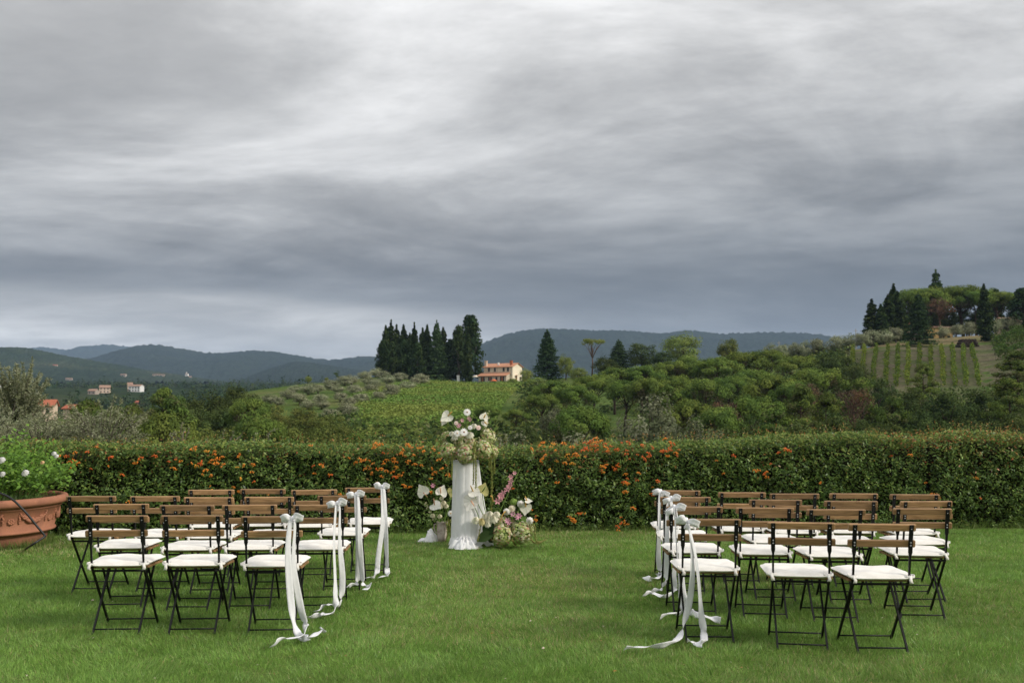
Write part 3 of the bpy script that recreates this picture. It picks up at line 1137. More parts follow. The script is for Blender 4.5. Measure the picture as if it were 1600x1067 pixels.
stand("pine", "pine_tree", [(1045, 600, 56, None, 135), (1250, 600, 60, None, 130), (1210, 628, 60, None, 105), (1290, 612, 60, None, 120), 
                            (1345, 590, 60, None, 140), (1442, 566, 44, None, 165), (1395, 618, 60, None, 115), (1592, 548, 80, None, 150), (1575, 590, 70, None, 120)],
      "{} layered pine from left scattered through the right hand wood", "layered pines in the right wood")
stand("dark_broadleaf", "broadleaf_tree", [(1302, 541, 92, None, 200), (1338, 556, 60, None, 185), (1372, 578, 72, None, 160), (1412, 596, 80, None, 140), (1476, 598, 96, None, 135),
                                           (1540, 592, 90, None, 135), (1440, 622, 90, None, 100), (1510, 630, 90, None, 95), (1580, 626, 90, None, 95), (1320, 632, 76, None, 100),
                                           (1255, 642, 70, None, 95), (1040, 640, 60, None, 110), (1110, 648, 60, None, 95), (1175, 646, 60, None, 95), 
                                           (820, 655, 50, None, 115), (870, 655, 56, None, 110), (710, 660, 50, None, 120), (1385, 640, 70, None, 92)],
      "{} dark leafy tree from left in undergrowth of the right hand wood", "dark trees of the right wood")
stand("silver", "willow_tree", [(1018, 608, 70, None, 95)], "silvery grey bushy tree in front of the pine wood", None, True)
stand("silver", "olive_tree", [(866, 632, 34, None, 130), (1085, 645, 36, None, 90), (905, 668, 60, None, 60), (790, 668, 50, None, 62), (730, 672, 50, None, 60)],
      "{} dusty grey shrub tree from left low before the pine wood", "grey shrubs before the pine wood")
stand("dead_pine", "dead_pine", [(1332, 592, 52, None, 135)], "dead pine with rusty needles below the right hand vineyard", None, True)
stand("dead_pine", "dead_pine", [(1252, 584, 26, None, 150)], "small rusty dead pine between green pines on right slope", None, True)
stand("dead_pine", "dead_pine", [(1125, 611, 20, None, 120)], "thin dead pine with orange tip in the middle of the wood", None, True)

# the hilltop on the right
stand("cypress", "cypress_tree", [(1365, 468, 24, None, 285), (1379, 474, 20, None, 283), (1391, 458, 20, None, 285), (1400, 444, 26, None, 290), (1410, 470, 22, None, 286)],
      "{} dark cypress from left in clump on the right hilltop", "cypress clump on the hilltop")
stand("cypress", "cypress_tree", [(1540, 442, 20, 534, None)], "tall slim cypress standing alone before the hilltop pines", None, True)
stand("fir", "fir_tree", [(1437, 456, 46, 542, None)], "broad dark fir on the hill edge before the umbrella pines", None, True)
stand("fir", "fir_tree", [(1467, 421, 50, None, 330)], "spruce tip rising above the hilltop umbrella pines", None, True)
stand("umbrella_pine", "umbrella_pine", [(1432, 449, 74, None, 306), (1476, 445, 84, None, 320), (1508, 443, 100, None, 306), (1543, 449, 80, None, 318), (1582, 455, 60, None, 305), (1456, 450, 66, None, 300), (1528, 449, 80, None, 299), (1563, 453, 60, None, 297)],
      "{} broad bright umbrella pine from left on the right hilltop", "umbrella pines on the hilltop")
stand("dead_pine", "dead_pine", [(1471, 459, 48, None, 292)], "dead rusty umbrella pine before the green ones on hilltop", None, True)
stand("broad_cypress", "cypress_tree", [(1560, 451, 24, None, 300), (1602, 450, 44, None, 285)], "{} dark bushy conifer from left at right end of the hilltop", "dark conifers on the hilltop")
stand("olive", "olive_tree", [(1476, 508, 22, None, 278), (1496, 505, 24, None, 280), (1517, 500, 26, None, 284), (1558, 497, 22, None, 284), (1571, 493, 24, None, 286), (1588, 492, 22, None, 284)],
      "{} olive from left under the hilltop umbrella pines", "olives under the hilltop pines")
stand("olive", "olive_tree", [(1205, 534, 24, None, 272), (1224, 535, 22, None, 268), (1241, 532, 24, None, 270), (1257, 530, 22, None, 268), (1279, 526, 28, None, 268), (1306, 521, 30, None, 266),
                              (1327, 519, 28, None, 266), (1347, 518, 26, None, 266), (1364, 512, 28, None, 268), (1383, 512, 26, None, 268), (1401, 509, 26, None, 270)],
      "{} pale olive from left in row climbing to the hilltop", "olive row climbing to the hilltop")


stand("dark_broadleaf", "broadleaf_tree", [(1452, 472, 44, None, 312), (1486, 474, 44, None, 316), (1512, 476, 44, None, 318), (1535, 474, 44, None, 316), (1592, 476, 40, None, 310), (1418, 478, 36, None, 306)],
      "{} shadowy leafy tree from left beneath the hilltop umbrella pines", "shadowy trees beneath the hilltop pines")


def hill_patch(name, u0, u1, Y0, Y1, mat, lift, n=60, m=34):
    us, Ys = np.linspace(u0, u1, n), np.linspace(Y0, Y1, m)
    U_, Y_ = np.meshgrid(us, Ys)
    U_ = U_ + (vnoise(Y_ * .06, U_ * .01, 3) - .5) * 14 * ((U_ == u0) | (U_ == u1))
    X_ = (U_ - 800) / F * Y_
    Z_ = terrain(X_, Y_) + lift - .5 * ((U_ <= u0 + 6) | (U_ >= u1 - 6) | (Y_ == Y0) | (Y_ == Y1))
    i = np.arange(n * m).reshape(m, n)
    Fc = np.stack([i[:-1, :-1], i[:-1, 1:], i[1:, 1:], i[1:, :-1]], -1).reshape(-1, 4)
    tag(obj_np(name, np.stack([X_, Y_, Z_], -1).reshape(-1, 3), Fc, mat, smooth=True), kind="structure")


SOILV = groundmat("vineyard_soil", [(0.3, (.062, .088, .030)), (.45, (.090, .094, .048)), (.6, (.115, .100, .066)), (.72, (.078, .100, .036))], .10, 8, (1.1, .3), .5, .9, .4)
DRYG = groundmat("dry_grass", [(0.3, (.075, .098, .034)), (.48, (.13, .120, .058)), (.62, (.17, .130, .075)), (.8, (.10, .115, .04))], .09, 8, (.9, .3), .5, .9, .4)
hill_patch("vineyard_soil", 1316, 1700, 178, 257, SOILV, .14, 90)
hill_patch("dry_grass_bank", 1325, 1700, 258.5, 330, DRYG, .16)


# scrub that covers the wooded slopes, too tangled to count
def undergrowth():
    g = np.random.default_rng(300)
    n = 10600
    Y = g.uniform(55, 330, n)
    u = g.uniform(-60, 1680, n)
    x = (u - 800) / F * Y
    keep = ((u > 560) & (u < 815) & (Y < 145)) | ((u <= 560) & (Y < 165)) | ((u >= 815) & (u < 1330) & (Y < 290)) | ((u >= 1330) & (Y < 185))
    keep &= ~((u > 895) & (u < 1012) & (Y > 112) & (g.random(n) < .8))
    x, Y, u = x[keep], Y[keep], u[keep]
    z = terrain(x, Y)
    r = g.uniform(1.0, 2.6, len(x))
    C = np.stack([x, Y, z + r * .35], 1)
    V, Fc, t = puffs(C, np.stack([r, r, r * .75], 1), 24, .40, G_DARK * 2 + G_BROAD + [(.14, .14, .065)], jit=1.0, up=.5, g=g)
    tag(obj_np("undergrowth", V, Fc, LEAF, tint=t), "tangled green scrub covering the wooded slopes behind the hedge", "scrub", kind="stuff")


undergrowth()


def vine_strip(name, a, b, label, group, cols, w=.45, h=1.5, per=10, leaf=.2, parent=None, seed=0):
    """one trellised row of vines between two ground points"""
    g = np.random.default_rng(seed)
    a, b = np.array(a), np.array(b)
    L = np.linalg.norm(b - a)
    n = int(L * per * 3)
    t = g.random(n)
    C = a + (b - a) * t[:, None]
    side = nrm(np.array([[-(b - a)[1], (b - a)[0], 0]]))[0]
    C = C + side * (g.normal(0, w * .4, (n, 1)) + ((vnoise(t * L * .08 + seed, t * 0, 2) - .5) * .5)[:, None])
    gapn = vnoise(t * L * .35 + seed * 3.1, t * 0 + seed, 2)
    ht = h * np.clip(1.9 * gapn, .25, 1.2)
    C[:, 2] = terrain(C[:, 0], C[:, 1]) + .2 + ht * g.random(n) ** .8
    V, Fc = leaves(C, unit(n, g) + np.array([0, 0, .5]), leaf * g.uniform(.6, 1.3, n), .7, g)
    tint = mixcol(cols, None, n, .22, g)
    root = empty(name, a, 0, label, "vine row", group)
    obj_np("vine_leaves", V - a, Fc, LEAF, root, np.repeat(tint, 4, 0))["kind"] = "stuff"
    mb = MB()
    for k in range(int(L / 4) + 1):
        q = a + (b - a) * min(1, k * 4 / L)
        z = zt(q[0], q[1])
        mb.tube([(q[0] - a[0], q[1] - a[1], z - .2 - a[2]), (q[0] - a[0], q[1] - a[1], z + 1.8 - a[2])], .04, 4)
    mb.build("posts", BARK_GREY, root)["kind"] = "stuff"
    return root


_tops = [1334, 1351, 1369, 1388, 1404.6, 1420, 1437, 1454, 1470.7, 1487.5, 1504, 1518.5]
_bots = [1328, 1346, 1364, 1383, 1400, 1417, 1435, 1455, 1475, 1492, 1509.6, 1530]
for i, (ut, ub) in enumerate(zip(_tops, _bots)):
    a, b = T(ut, 549 - i * .2), T(ub, 606)
    vine_strip("vine_row", a, b, f"{ORD[i]} green vine row from the left on the right hillside", "vine rows below the hilltop",
               [(.13, .18, .03), (.10, .15, .035), (.16, .19, .03)], .5, 1.7, 12, .2, seed=i)
for i, (u0, v0, u1, v1) in enumerate([(1552, 536, 1604, 519), (1552, 543, 1606, 526), (1553, 550, 1608, 534), (1554, 557, 1610, 543), (1556, 565, 1612, 552)]):
    a, b = T(u0, v0), T(u1, v1)
    vine_strip("vine_row", a, b, f"{ORD[i]} vine row from the top at right edge beside the hilltop", "vine rows at the right edge",
               [(.09, .14, .035), (.075, .12, .03)], .8, 1.9, 16, .24, seed=40 + i)


def vineyard():
    """low vines on the slope under the farmhouse: rows run along the slope and merge into one green cover"""
    g = np.random.default_rng(310)
    n = 200000
    Y = g.uniform(112, 338, n)
    u = g.uniform(480, 830, n)
    x = (u - 800) / F * Y
    lim = 545 + (338 - Y) / 226 * 5 + np.clip((Y - 230) / 108, 0, 1) * 130     # left edge, against the olives
    keep = (u > lim) & (u < 835 - np.clip((330 - Y) / 200, 0, 1) * 70) & (Y > 112)
    x, Y = x[keep], Y[keep]
    row = np.abs(((Y * .80 + x * .60) / 2.6) % 1 - .5) * 2
    k2 = g.random(len(x)) < np.clip(1.25 - row * .95, .35, 1)
    x, Y, row = x[k2], Y[k2], row[k2]
    z = terrain(x, Y)
    C = np.stack([x, Y, z + .15 + (1 - row) * 1.2 * g.random(len(x))], 1)
    V, Fc = leaves(C, unit(len(x), g) * .55 + np.array([0, 0, 1.0]), .24 * g.uniform(.6, 1.3, len(x)), .7, g)
    nz = vnoise(x * .06, Y * .06, 3)
    q = np.clip((nz - .45) / .25, 0, 1)[:, None]
    base = np.array([.185, .300, .068]) * (1 - q) + np.array([.255, .310, .075]) * q
    rust = g.random(len(x)) < np.clip((.38 - nz) * 1.6, .01, .2)
    base[rust] = np.array([.24, .17, .07])
    tint = base * (1 + g.uniform(-.25, .25, (len(x), 1)))
    tag(obj_np("vineyard", V, Fc, LEAF, tint=np.repeat(tint, 4, 0)), "green vineyard slope running down from the farmhouse", "vineyard", kind="stuff")


vineyard()


def far_woods():
    """woods and hedgerow trees of the valley floor, one mass at this distance"""
    g = np.random.default_rng(320)
    n = 8600
    Y = g.uniform(430, 2100, n)
    u = g.uniform(-620, 640, n)
    x = (u - 800) / F * Y
    nz = vnoise(x * .008 + 3, Y * .004, 3)
    keep = nz > .42
    x, Y = x[keep], Y[keep]
    z = terrain(x, Y)
    r = g.uniform(2.2, 4.6, len(x))
    hh = np.where(g.random(len(x)) < .18, 2.2, 1.0)
    C = np.stack([x, Y, z + r * .7 * hh], 1)
    V, Fc, t = puffs(C, np.stack([r / hh ** .7, r / hh ** .7, r * hh], 1), 22, 1.3, G_DARK + G_FIR + [(.06, .075, .035)], jit=.9, up=.5, g=g)
    tag(obj_np("valley_woods", V, Fc, LEAF, tint=t), "dark woods over the valley floor before the blue hills", "woods", kind="stuff")


far_woods()


# ------------------------------------------------------------------ buildings
def gable_roof(mb, x0, x1, y0, y1, ze, zr, over=.35, th=.16, ry=None):
    """two real slopes with thickness, ridge along x"""
    ym = (y0 + y1) / 2 if ry is None else ry
    for ya, sgn in ((y0, -1), (y1, 1)):
        s = (zr - ze) / abs(ym - ya)
        e = (ya + sgn * over, ze - s * over)
        vs = []
        for x in (x0 - over, x1 + over):
            vs += [(x, e[0], e[1]), (x, ym, zr), (x, ym, zr + th), (x, e[0], e[1] + th)]
        mb.add(vs, [(0, 1, 2, 3), (7, 6, 5, 4), (0, 4, 5, 1), (3, 2, 6, 7), (0, 3, 7, 4), (1, 5, 6, 2)])
    return mb


def gable_walls(x0, x1, y0, y1, ze, zr, base=-1.0):
    ym = (y0 + y1) / 2
    mb = MB()
    vs = []
    for x in (x0, x1):
        vs += [(x, y0, base), (x, y1, base), (x, y1, ze), (x, ym, zr), (x, y0, ze)]
    return mb.add(vs, [(4, 3, 2, 1, 0), (5, 6, 7, 8, 9), (0, 1, 6, 5), (1, 2, 7, 6), (2, 3, 8, 7), (3, 4, 9, 8), (4, 0, 5, 9)])


def opening(root, c, w, h, face, kind="window", mat=None, shutters=False):
    """window or door set in a frame on a wall; face is 'x' or 'y' for the wall it sits on, c its centre on the wall plane"""
    c = Vector(c)
    out = Vector((1, 0, 0)) if face == 'x' else Vector((0, -1, 0))
    side = Vector((0, 1, 0)) if face == 'x' else Vector((1, 0, 0))

    def bx(cc, sw, sh, sd):
        return MB().box(cc, (sd, sw, sh) if face == 'x' else (sw, sd, sh))
    o = bx(c + out * .02, w, h, .10).build(kind, mat or GLASSD, root)
    fr = MB()
    for s in (-1, 1):
        fr.box(c + side * s * (w / 2 + .05) + out * .05, (.14, .1, h + .1) if face == 'x' else (.1, .14, h + .1))
        fr.box(c + Vector((0, 0, s * (h / 2 + .05))) + out * .052, (.144, w, .1) if face == 'x' else (w, .144, .1))
    fr.build("frame", STONEW, o)
    if shutters:
        for s in (-1, 1):
            bx(c + side * s * (w / 2 + .1 + w * .24) + out * .09, w * .46, h, .05).build("shutter", SHUT, o)
    return o


def farmhouse():
    p = T(778, 601)
    ang = R(-30)
    root = empty("farmhouse", Vector((P(786, 600, 344).x, 345, zv(598.5, 345))), ang, "cream two storey farmhouse with red tile roofs on the hill", "house")
    W, D = 11.4, 6.6
    gable_walls(-W / 2, W / 2, -D / 2, D / 2, 5.5, 6.7, -2.5).build("wall", PLASTER, root)
    MB().box((0, -D / 2 - .05, 3.9), (W - .02, .12, 3.1)).build("front_wall", STONEW, root)
    rf = gable_roof(MB(), -W / 2, W / 2, -D / 2, D / 2, 5.5, 6.7, .45).build("roof", ROOFT, root)
    for x, yy, hh in ((4.4, -1.9, 1.25), (-5.3, -2.6, 1.5)):
        MB().box((x, yy, 6.6), (.75, .75, hh + .6)).box((x, yy, 6.95 + hh / 2), (.95, .95, .14)).build("chimney", ROOFR if x > 0 else TILEC, rf)
    MB().box((-.6, -2.2, 6.6), (.5, .5, .9)).build("chimney", WHITEP, rf)
    # lean-to along the front
    LD = 2.6
    mb = MB()
    x0, x1, ya, yb = -W / 2 - .6, W / 2 - 1.0, -D / 2 - LD, -D / 2 - .12
    mb.add([(x0, ya, -2.5), (x1, ya, -2.5), (x1, ya, 2.35), (x0, ya, 2.35), (x0, yb, -2.5), (x1, yb, -2.5), (x1, yb, 3.25), (x0, yb, 3.25)],
           [(0, 1, 2, 3), (1, 5, 6, 2), (4, 0, 3, 7), (3, 2, 6, 7), (5, 4, 7, 6)])
    mb.build("lean_to", STONEW, root)
    mb = MB()
    for x, dx in ((x0 - .5, 0), (x1 + .3, 0)):
        mb.v += [(x, ya - .5, 2.22), (x, yb, 3.32), (x, yb, 3.50), (x, ya - .5, 2.40)]
    mb.f += [(0, 1, 2, 3), (7, 6, 5, 4), (0, 4, 5, 1), (3, 2, 6, 7), (0, 3, 7, 4), (1, 5, 6, 2)]
    mb.build("lean_to_roof", ROOFT, root)
    for x in (-3.6, -1.2, 2.3, 4.0):
        opening(root, (x, -D / 2 - .11, 4.55), .85, 1.35, 'y')
    for x, w in ((-4.6, 1.7), (3.2, 1.8)):
        o = opening(root, (x, ya, 1.05), w, 2.1, 'y', "door", GLASSD)
        MB().box((x - .05, ya - .09, 1.05), (w * .42, .06, 2.0)).build("door_leaf", DOORB, o)
    o = opening(root, (-1.7, ya, 1.35), 1.6, 1.25, 'y')
    MB().box((-1.7, ya - .08, 1.35), (.5, .05, 1.2)).build("mullion", DOORB, o)
    opening(root, (.9, ya, 1.3), .8, 1.3, 'y')
    # gable end, in the sun
    opening(root, (W / 2, -.9, 1.1), .9, 2.0, 'x', "door", DOORB)
    opening(root, (W / 2, 1.9, 1.5), .8, 1.3, 'x')
    MB().box((W / 2 + .55, -.9, 2.5), (1.1, 1.6, .12)).build("door_canopy", ROOFT, root)
    # terrace wall, its own thing
    tr = empty("terrace_wall", root.location, ang, "low dark stone terrace wall in front of the farmhouse", "wall")
    mb = MB()
    g = random.Random(5)
    for k in range(26):
        for j in range(4):
            w = .78
            mb.box((-10.4 + k * .8 + (j % 2) * .35 + g.uniform(-.05, .05), -D / 2 - LD - 1.6 + g.uniform(-.05, .05), -1.5 + j * .46), (w, .5, .43), bev=.06)
    mb.build("stone_courses", DRYWALL, tr)["kind"] = "stuff"
    MB().box((-.2, -D / 2 - LD - 1.6, .35), (21.4, .62, .14)).build("coping", DRYWALL, tr)
    # cream parasol on the terrace, left end
    M = Matrix.Translation(root.location) @ Matrix.Rotation(ang, 4, 'Z')
    q = M @ Vector((-7.4, -D / 2 - LD + .2, 0))
    pr = empty("parasol", q, 0, "cream parasol on the terrace at left end of the farmhouse", "parasol")
    MB().lathe([(.02, 2.75), (.9, 2.45), (1.6, 2.1), (1.6, 2.02), (.9, 2.38), (.02, 2.68)], 8).build("canopy", CREAMC, pr)
    MB().tube([(0, 0, -.4), (0, 0, 2.7)], .04, 6).build("pole", POLEM, pr)
    q = M @ Vector((1.2, -D / 2 - LD - 2.2, -.9))
    br = empty("folded_parasol", q, 0, "small orange garden parasol below the farmhouse terrace wall", "parasol")
    MB().lathe([(.02, 2.1), (.8, 1.7), (1.1, 1.45), (1.1, 1.38), (.02, 2.0)], 8).build("canopy", ORANGE, br)
    MB().tube([(0, 0, -.6), (0, 0, 2.1)], .04, 6).build("pole", POLEM, br)
    # white gatepost among the cypresses
    x, y = (716 - 800) / F * 344, 344
    gp = empty("gate_pillar", (x, y, zt(x, y)), 0, "white gate pillar between the cypresses left of the farmhouse", "pillar")
    MB().box((0, 0, 1.2), (.9, .9, 3.0)).build("shaft", WHITEP, gp)
    MB().box((0, 0, 2.78), (1.15, 1.15, .16)).box((0, 0, 2.93), (.8, .8, .14)).build("cap", WHITEP, gp)


farmhouse()


def small_house(pos, rz, L, D, ze, zr, label, wallm, roofm, wins=3, group=None):
    root = empty("house", pos, rz, label, "house", group)
    gable_walls(-L / 2, L / 2, -D / 2, D / 2, ze, zr, min(-3.0, zt(pos[0], pos[1]) - pos[2] - 1.0) if pos[1] < 2200 else -4.0).build("wall", wallm, root)
    gable_roof(MB(), -L / 2, L / 2, -D / 2, D / 2, ze, zr, .5, .25).build("roof", roofm, root)
    for k in range(wins):
        x = -L / 2 + L * (k + .5) / wins
        for z in ([1.4, 4.2] if ze > 5 else [1.5]):
            if z + .8 < ze:
                o = MB().box((x, -D / 2 - .02, z), (L * .07 + .4, .12, 1.4)).build("window", GLASSD, root)
                MB().box((x, -D / 2 - .05, z - .78), (L * .07 + .7, .25, .14)).build("sill", STONEW, o)
    return root


def at_far(u, v, Y):
    """far spot on the valley floor or hillside: where the land itself is met, near distance Y"""
    p = P(u, v, Y)
    if Y >= 600:
        for dv in (0, 1.5, -1.5, 3, -3, 5):
            h = LAND.ray_cast(Vector((0, 0, CAMZ)), ray(u, v + dv).normalized())[0]
            if h is not None and .6 < h.y / Y < 1.5:
                return Vector(h)
    return Vector((p.x, Y, p.z))


def land_bvh():
    V, Fs = [], []
    for o in sc.objects:
        if o.name.split(".")[0] in ("ground", "hill", "mountain"):
            k = len(V)
            V += [v.co.copy() for v in o.data.vertices]
            Fs += [[i + k for i in f.vertices] for f in o.data.polygons]
    return BVHTree.FromPolygons(V, Fs)


LAND = land_bvh()


# village houses in the valley, left
small_house(at_far(63, 650, 290), R(12), 8.0, 6, 3.0, 4.6, "long red roofed house behind the pale olives on the left", TILEC, ROOFR, 3)
small_house(at_far(114, 649, 310), R(-20), 4, 4, 2.2, 3.2, "small red roofed cottage behind pale olives, right of the long roof", TILEC, ROOFR, 2)
small_house(at_far(164, 614, 1100), R(14), 10, 8, 5.6, 8.0, "orange village house left of the white villa in the valley", TILEC, ROOFF, 3)
small_house(at_far(146, 616, 1120), R(-10), 8, 7, 3.4, 5.2, "low pale village house at far left of the village", FARW, ROOFF, 2)
small_house(at_far(213, 612, 1080), R(-8), 13, 9, 6.0, 7.6, "white villa in the valley beside dark trees", WHITEP, ROOFF, 4)
small_house(at_far(203, 611, 1095), R(20), 5, 6, 7.4, 9.2, "narrow tan house adjoining the white villa in the valley", TILEC, ROOFF, 2)
small_house(at_far(219, 632, 700), R(10), 7, 5, 1.8, 3.0, "red roofed shed below the white villa in the valley", DOORB, ROOFR, 2)
small_house(at_far(108, 593.5, 1900), R(6), 15, 8, 3.2, 4.6, "long pale farm below the dark hill on the left", FARW, ROOFF, 4)
small_house(at_far(193, 587, 2300), R(-10), 16, 8, 3.0, 5.0, "tan farmstead on the hill flank left of the long barn", FARW, ROOFF, 4)
small_house(at_far(248, 587, 2400), R(8), 34, 8, 2.8, 4.2, "long tan barn at foot of the blue hill", FARW, ROOFF, 5)
small_house(at_far(297, 590, 2300), R(20), 9, 6, 3.0, 4.6, "pale cottage just below the white church on the far hill", FARW, ROOFF, 3)
small_house(at_far(86, 572, 2900), R(10), 14, 8, 2.6, 4.2, "stone farm high on the dark left hill", FARW, ROOFR, 3)
small_house(at_far(2, 608, 1500), R(5), 12, 8, 5.0, 6.5, "white house at the left edge in the valley", WHITEP, ROOFR, 3)
ch = small_house(at_far(292, 585.5, 2350), R(-15), 9, 7, 5.0, 7.5, "white church with little tower on the far hill", WHITEP, ROOFF, 2)
ch["category"] = "church"
MB().box((-2.5, 1.5, 6.5), (2.6, 2.6, 9.5)).build("bell_tower", WHITEP, ch)
MB().lathe([(2.0, 11.2), (.05, 12.9)], 4, (-2.5, 1.5, 0)).build("tower_roof", ROOFF, ch)

# villa among the hilltop pines, seen in slivers
x, y = (1462 - 800) / F * 296, 296
small_house((x, y, zt(x, y) - 1.0), R(10), 8, 6, 4.6, 5.0, "ochre villa half hidden behind the dead pine on hilltop", OCHRE, ROOFF, 3)
x, y = (1424 - 800) / F * 300, 300
small_house((x, y, zt(x, y)), R(-12), 6, 6, 5.0, 6.4, "small dark roofed house behind the fir on hilltop", TILEC, ROOFR, 2)
x, y = (1585 - 800) / F * 292, 292
small_house((x, y, zt(x, y)), R(5), 8, 6, 3.0, 4.4, "pinkish low house at right end of the hilltop", TILEC, ROOFF, 3)
x, y = (677 - 800) / F * 366, 366
small_house((x, y, zt(x, y)), R(15), 9, 7, 6.0, 7.4, "pale house hidden behind the cypress grove", TILEC, ROOFT, 3)


def parked_car():
    p = T(1411, 527)
    root = empty("parked_car", p, R(8), "small white car parked beside the hilltop olive row", "car")
    prof = [(-2.0, .35), (-2.0, .85), (-1.75, .98), (-1.35, 1.42), (.45, 1.45), (1.05, .98), (1.85, .86), (2.0, .62), (2.0, .35)]
    mb = MB()
    n = len(prof)
    for yy, k in ((-.82, 1), (-.70, 1.02), (.70, 1.02), (.82, 1)):
        mb.v += [(a, yy * (1 if b < 1.1 else .86), b) for a, b in prof]
    for j in range(3):
        for i in range(n):
            mb.f.append((j * n + i, j * n + (i + 1) % n, (j + 1) * n + (i + 1) % n, (j + 1) * n + i))
    mb.f += [tuple(range(n - 1, -1, -1)), tuple(range(3 * n, 4 * n))]
    mb.build("body", CARW, root)
    for yy in (-.80, .80):
        MB().add([(-1.15, yy * .9, 1.02), (.75, yy * .94, 1.0), (.38, yy * .87, 1.36), (-1.0, yy * .87, 1.36)], [(0, 1, 2, 3)]).build("side_window", GLASSD, root)
        for xx in (-1.25, 1.25):
            w = MB().tube([(xx, yy - .1, .32), (xx, yy + .1, .32)], .32, 14).build("wheel", TYRE, root)
            MB().tube([(xx, yy * 1.14, .32), (xx, yy * 1.15, .32)], .18, 10).build("rim", STEEL, w)


parked_car()

p = T(1513, 543)
lp = empty("log_pile", p, R(10), "dark pile of logs at the top of the right hand vineyard", "log pile")
gl = random.Random(3)
for r_, cnt in ((0, 7), (1, 6), (2, 5)):
    for k in range(cnt):
        xx, zz = -2.7 + k * .82 + r_ * .4, .38 + r_ * .66
        o = MB().tube([(xx, -.9 + gl.uniform(-.2, .2), zz), (xx + .05, .9, zz)], gl.uniform(.34, .41), 9).build("log", LOGS, lp)
pole_specs = [(1218, 533, 560, 300, "thin grey utility pole on the ridge left of the olive row"), (1339, 514, 545, 275, "thin pale mast beside the olive row near the hilltop")]
for u, vt, vb, Y, lab in pole_specs:
    x = (u - 800) / F * Y
    z = zt(x, Y)
    o = empty("utility_pole", (x, Y, z), 0, lab, "pole")
    h = P(u, vt, Y).z - z
    MB().tube([(0, 0, -.5), (0, 0, h)], [.16, .10], 7).build("shaft", POLEM, o)
    MB().box((0, 0, h - .5), (1.1, .1, .1)).build("crossarm", POLEM, o)


# ------------------------------------------------------------------ olive trees just behind the hedge, seen leaf by leaf
def near_olive(pos, H, W, nshoot, label, seed, up=.8, dens=1.0, leaf=.045, lo=.45, hi=.84, group="pale olives behind the hedge"):
    g = np.random.default_rng(seed)
    random.seed(seed)
    root = empty("olive_tree", pos, 0, label, "olive tree", group)
    mb = MB().tube([(0, 0, -.3), (.05, .03, H * .18), (0, .05, H * .32)], [.16, .12, .10], 8)
    Cs, Ns, Ds = [], [], []
    for k in range(nshoot):
        a = g.uniform(0, 6.28)
        q = math.sqrt(g.random())
        b0 = Vector((W * .40 * q * math.cos(a), W * .40 * q * math.sin(a), H * (lo + (hi - lo) * g.random())))
        dirv = Vector((math.cos(a) * q * 1.1, math.sin(a) * q * 1.1, up * g.uniform(.5, 1.5))).normalized()
        L = H * g.uniform(.6, 1.25) * (1 - hi) * .9
        tip = b0 + Vector((dirv.x * L, dirv.y * L, dirv.z * L))
        mid = (b0 + tip) / 2 + Vector((g.normal() * .05, g.normal() * .05, L * .10))
        pts = spline([b0, mid, tip], 7)
        mb.tube(pts, [.014, .012, .011, .009, .007, .005, .003], 4, False)
        if k % 5 == 0:
            limb(mb, (0, .05, H * .25), b0, .05, .016, .1, 5)
        nl = int(L / .010 * dens)
        for i in range(nl):
            t = g.uniform(.08, 1)
            f = t * 6
            j = min(int(f), 5)
            c = pts[j].lerp(pts[j + 1], f - j)
            dd = (pts[j + 1] - pts[j]).normalized()
            s = unit(1, g)[0]
            d = np.array(dd) * .8 + s * .9
            d /= np.linalg.norm(d)
            Cs.append(np.array(c) + d * leaf)
            Ds.append(d)
            Ns.append(np.cross(d, unit(1, g)[0]) + np.array([0, 0, .4]))
    mb.build("branches", BARK_GREY, root, True)
    n = len(Cs)
    V, Fc = leaves(np.array(Cs), np.array(Ns), leaf * g.uniform(.8, 1.3, n), .22, g, np.array(Ds) * 3)
    tint = mixcol([(.27, .285, .175), (.215, .235, .13), (.33, .34, .23), (.165, .19, .095)], None, n, .15, g)
    obj_np("crown", V, Fc, LEAF_OLIVE, root, np.repeat(tint, 4, 0))


def no(u, vt, Y, wpx, n, label, seed, **k):
    x = (u - 800) / F * Y
    z = zt(x, Y)
    near_olive((x, Y, z), P(u, vt, Y).z - z, wpx / F * Y, n, label, seed, **k)


no(166, 618, 27, 96, 230, "silvery feathery olive behind the hedge, right end of the pale olives", 401)
no(118, 634, 30, 96, 230, "grey olive behind hedge, next left of the silvery feathery one", 402)
no(66, 637, 28, 100, 230, "grey green olive behind hedge between big planter and village roof", 403)
no(12, 630, 31, 96, 230, "grey green olive behind hedge at the left edge", 404)
no(-40, 628, 28, 84, 110, "grey olive mostly cut off by the left edge", 405)
no(32, 561, 44, 50, 260, "tall pointed olive rising above the others at far left", 406, up=1.8, leaf=.07, lo=.35, hi=.82)
no(282, 657, 19, 34, 22, "few silver olive shoots over hedge, leftmost of three tufts", 407, up=1.6, leaf=.026, hi=.9)
no(352, 660, 19, 42, 26, "few silver olive shoots over hedge, middle of three tufts", 408, up=1.6, leaf=.026, hi=.9)
no(410, 667, 19, 32, 18, "few silver olive shoots over hedge, rightmost of three tufts", 409, up=1.6, leaf=.026, hi=.9)
no(800, 668, 30, 52, 50, "dusty olive top peeping over hedge right of the flowers", 410, up=.6)


# ------------------------------------------------------------------ hedge
HX0, HX1 = -12.0, 12.0


def hedge_y(x):
    return 12.62 + .075 * x


def hedge_h(x):
    x = np.asarray(x, float)
    base = np.interp(x, [-12, -5.5, -3, -1, 0, 1.5, 3, 5.2, 5.45, 5.7, 12], [1.12, 1.13, 1.13, 1.10, 1.10, 1.10, 1.20, 1.24, 1.17, 1.24, 1.26])
    return base + (vnoise(x * 1.7, x * 0, 3) - .5) * .10


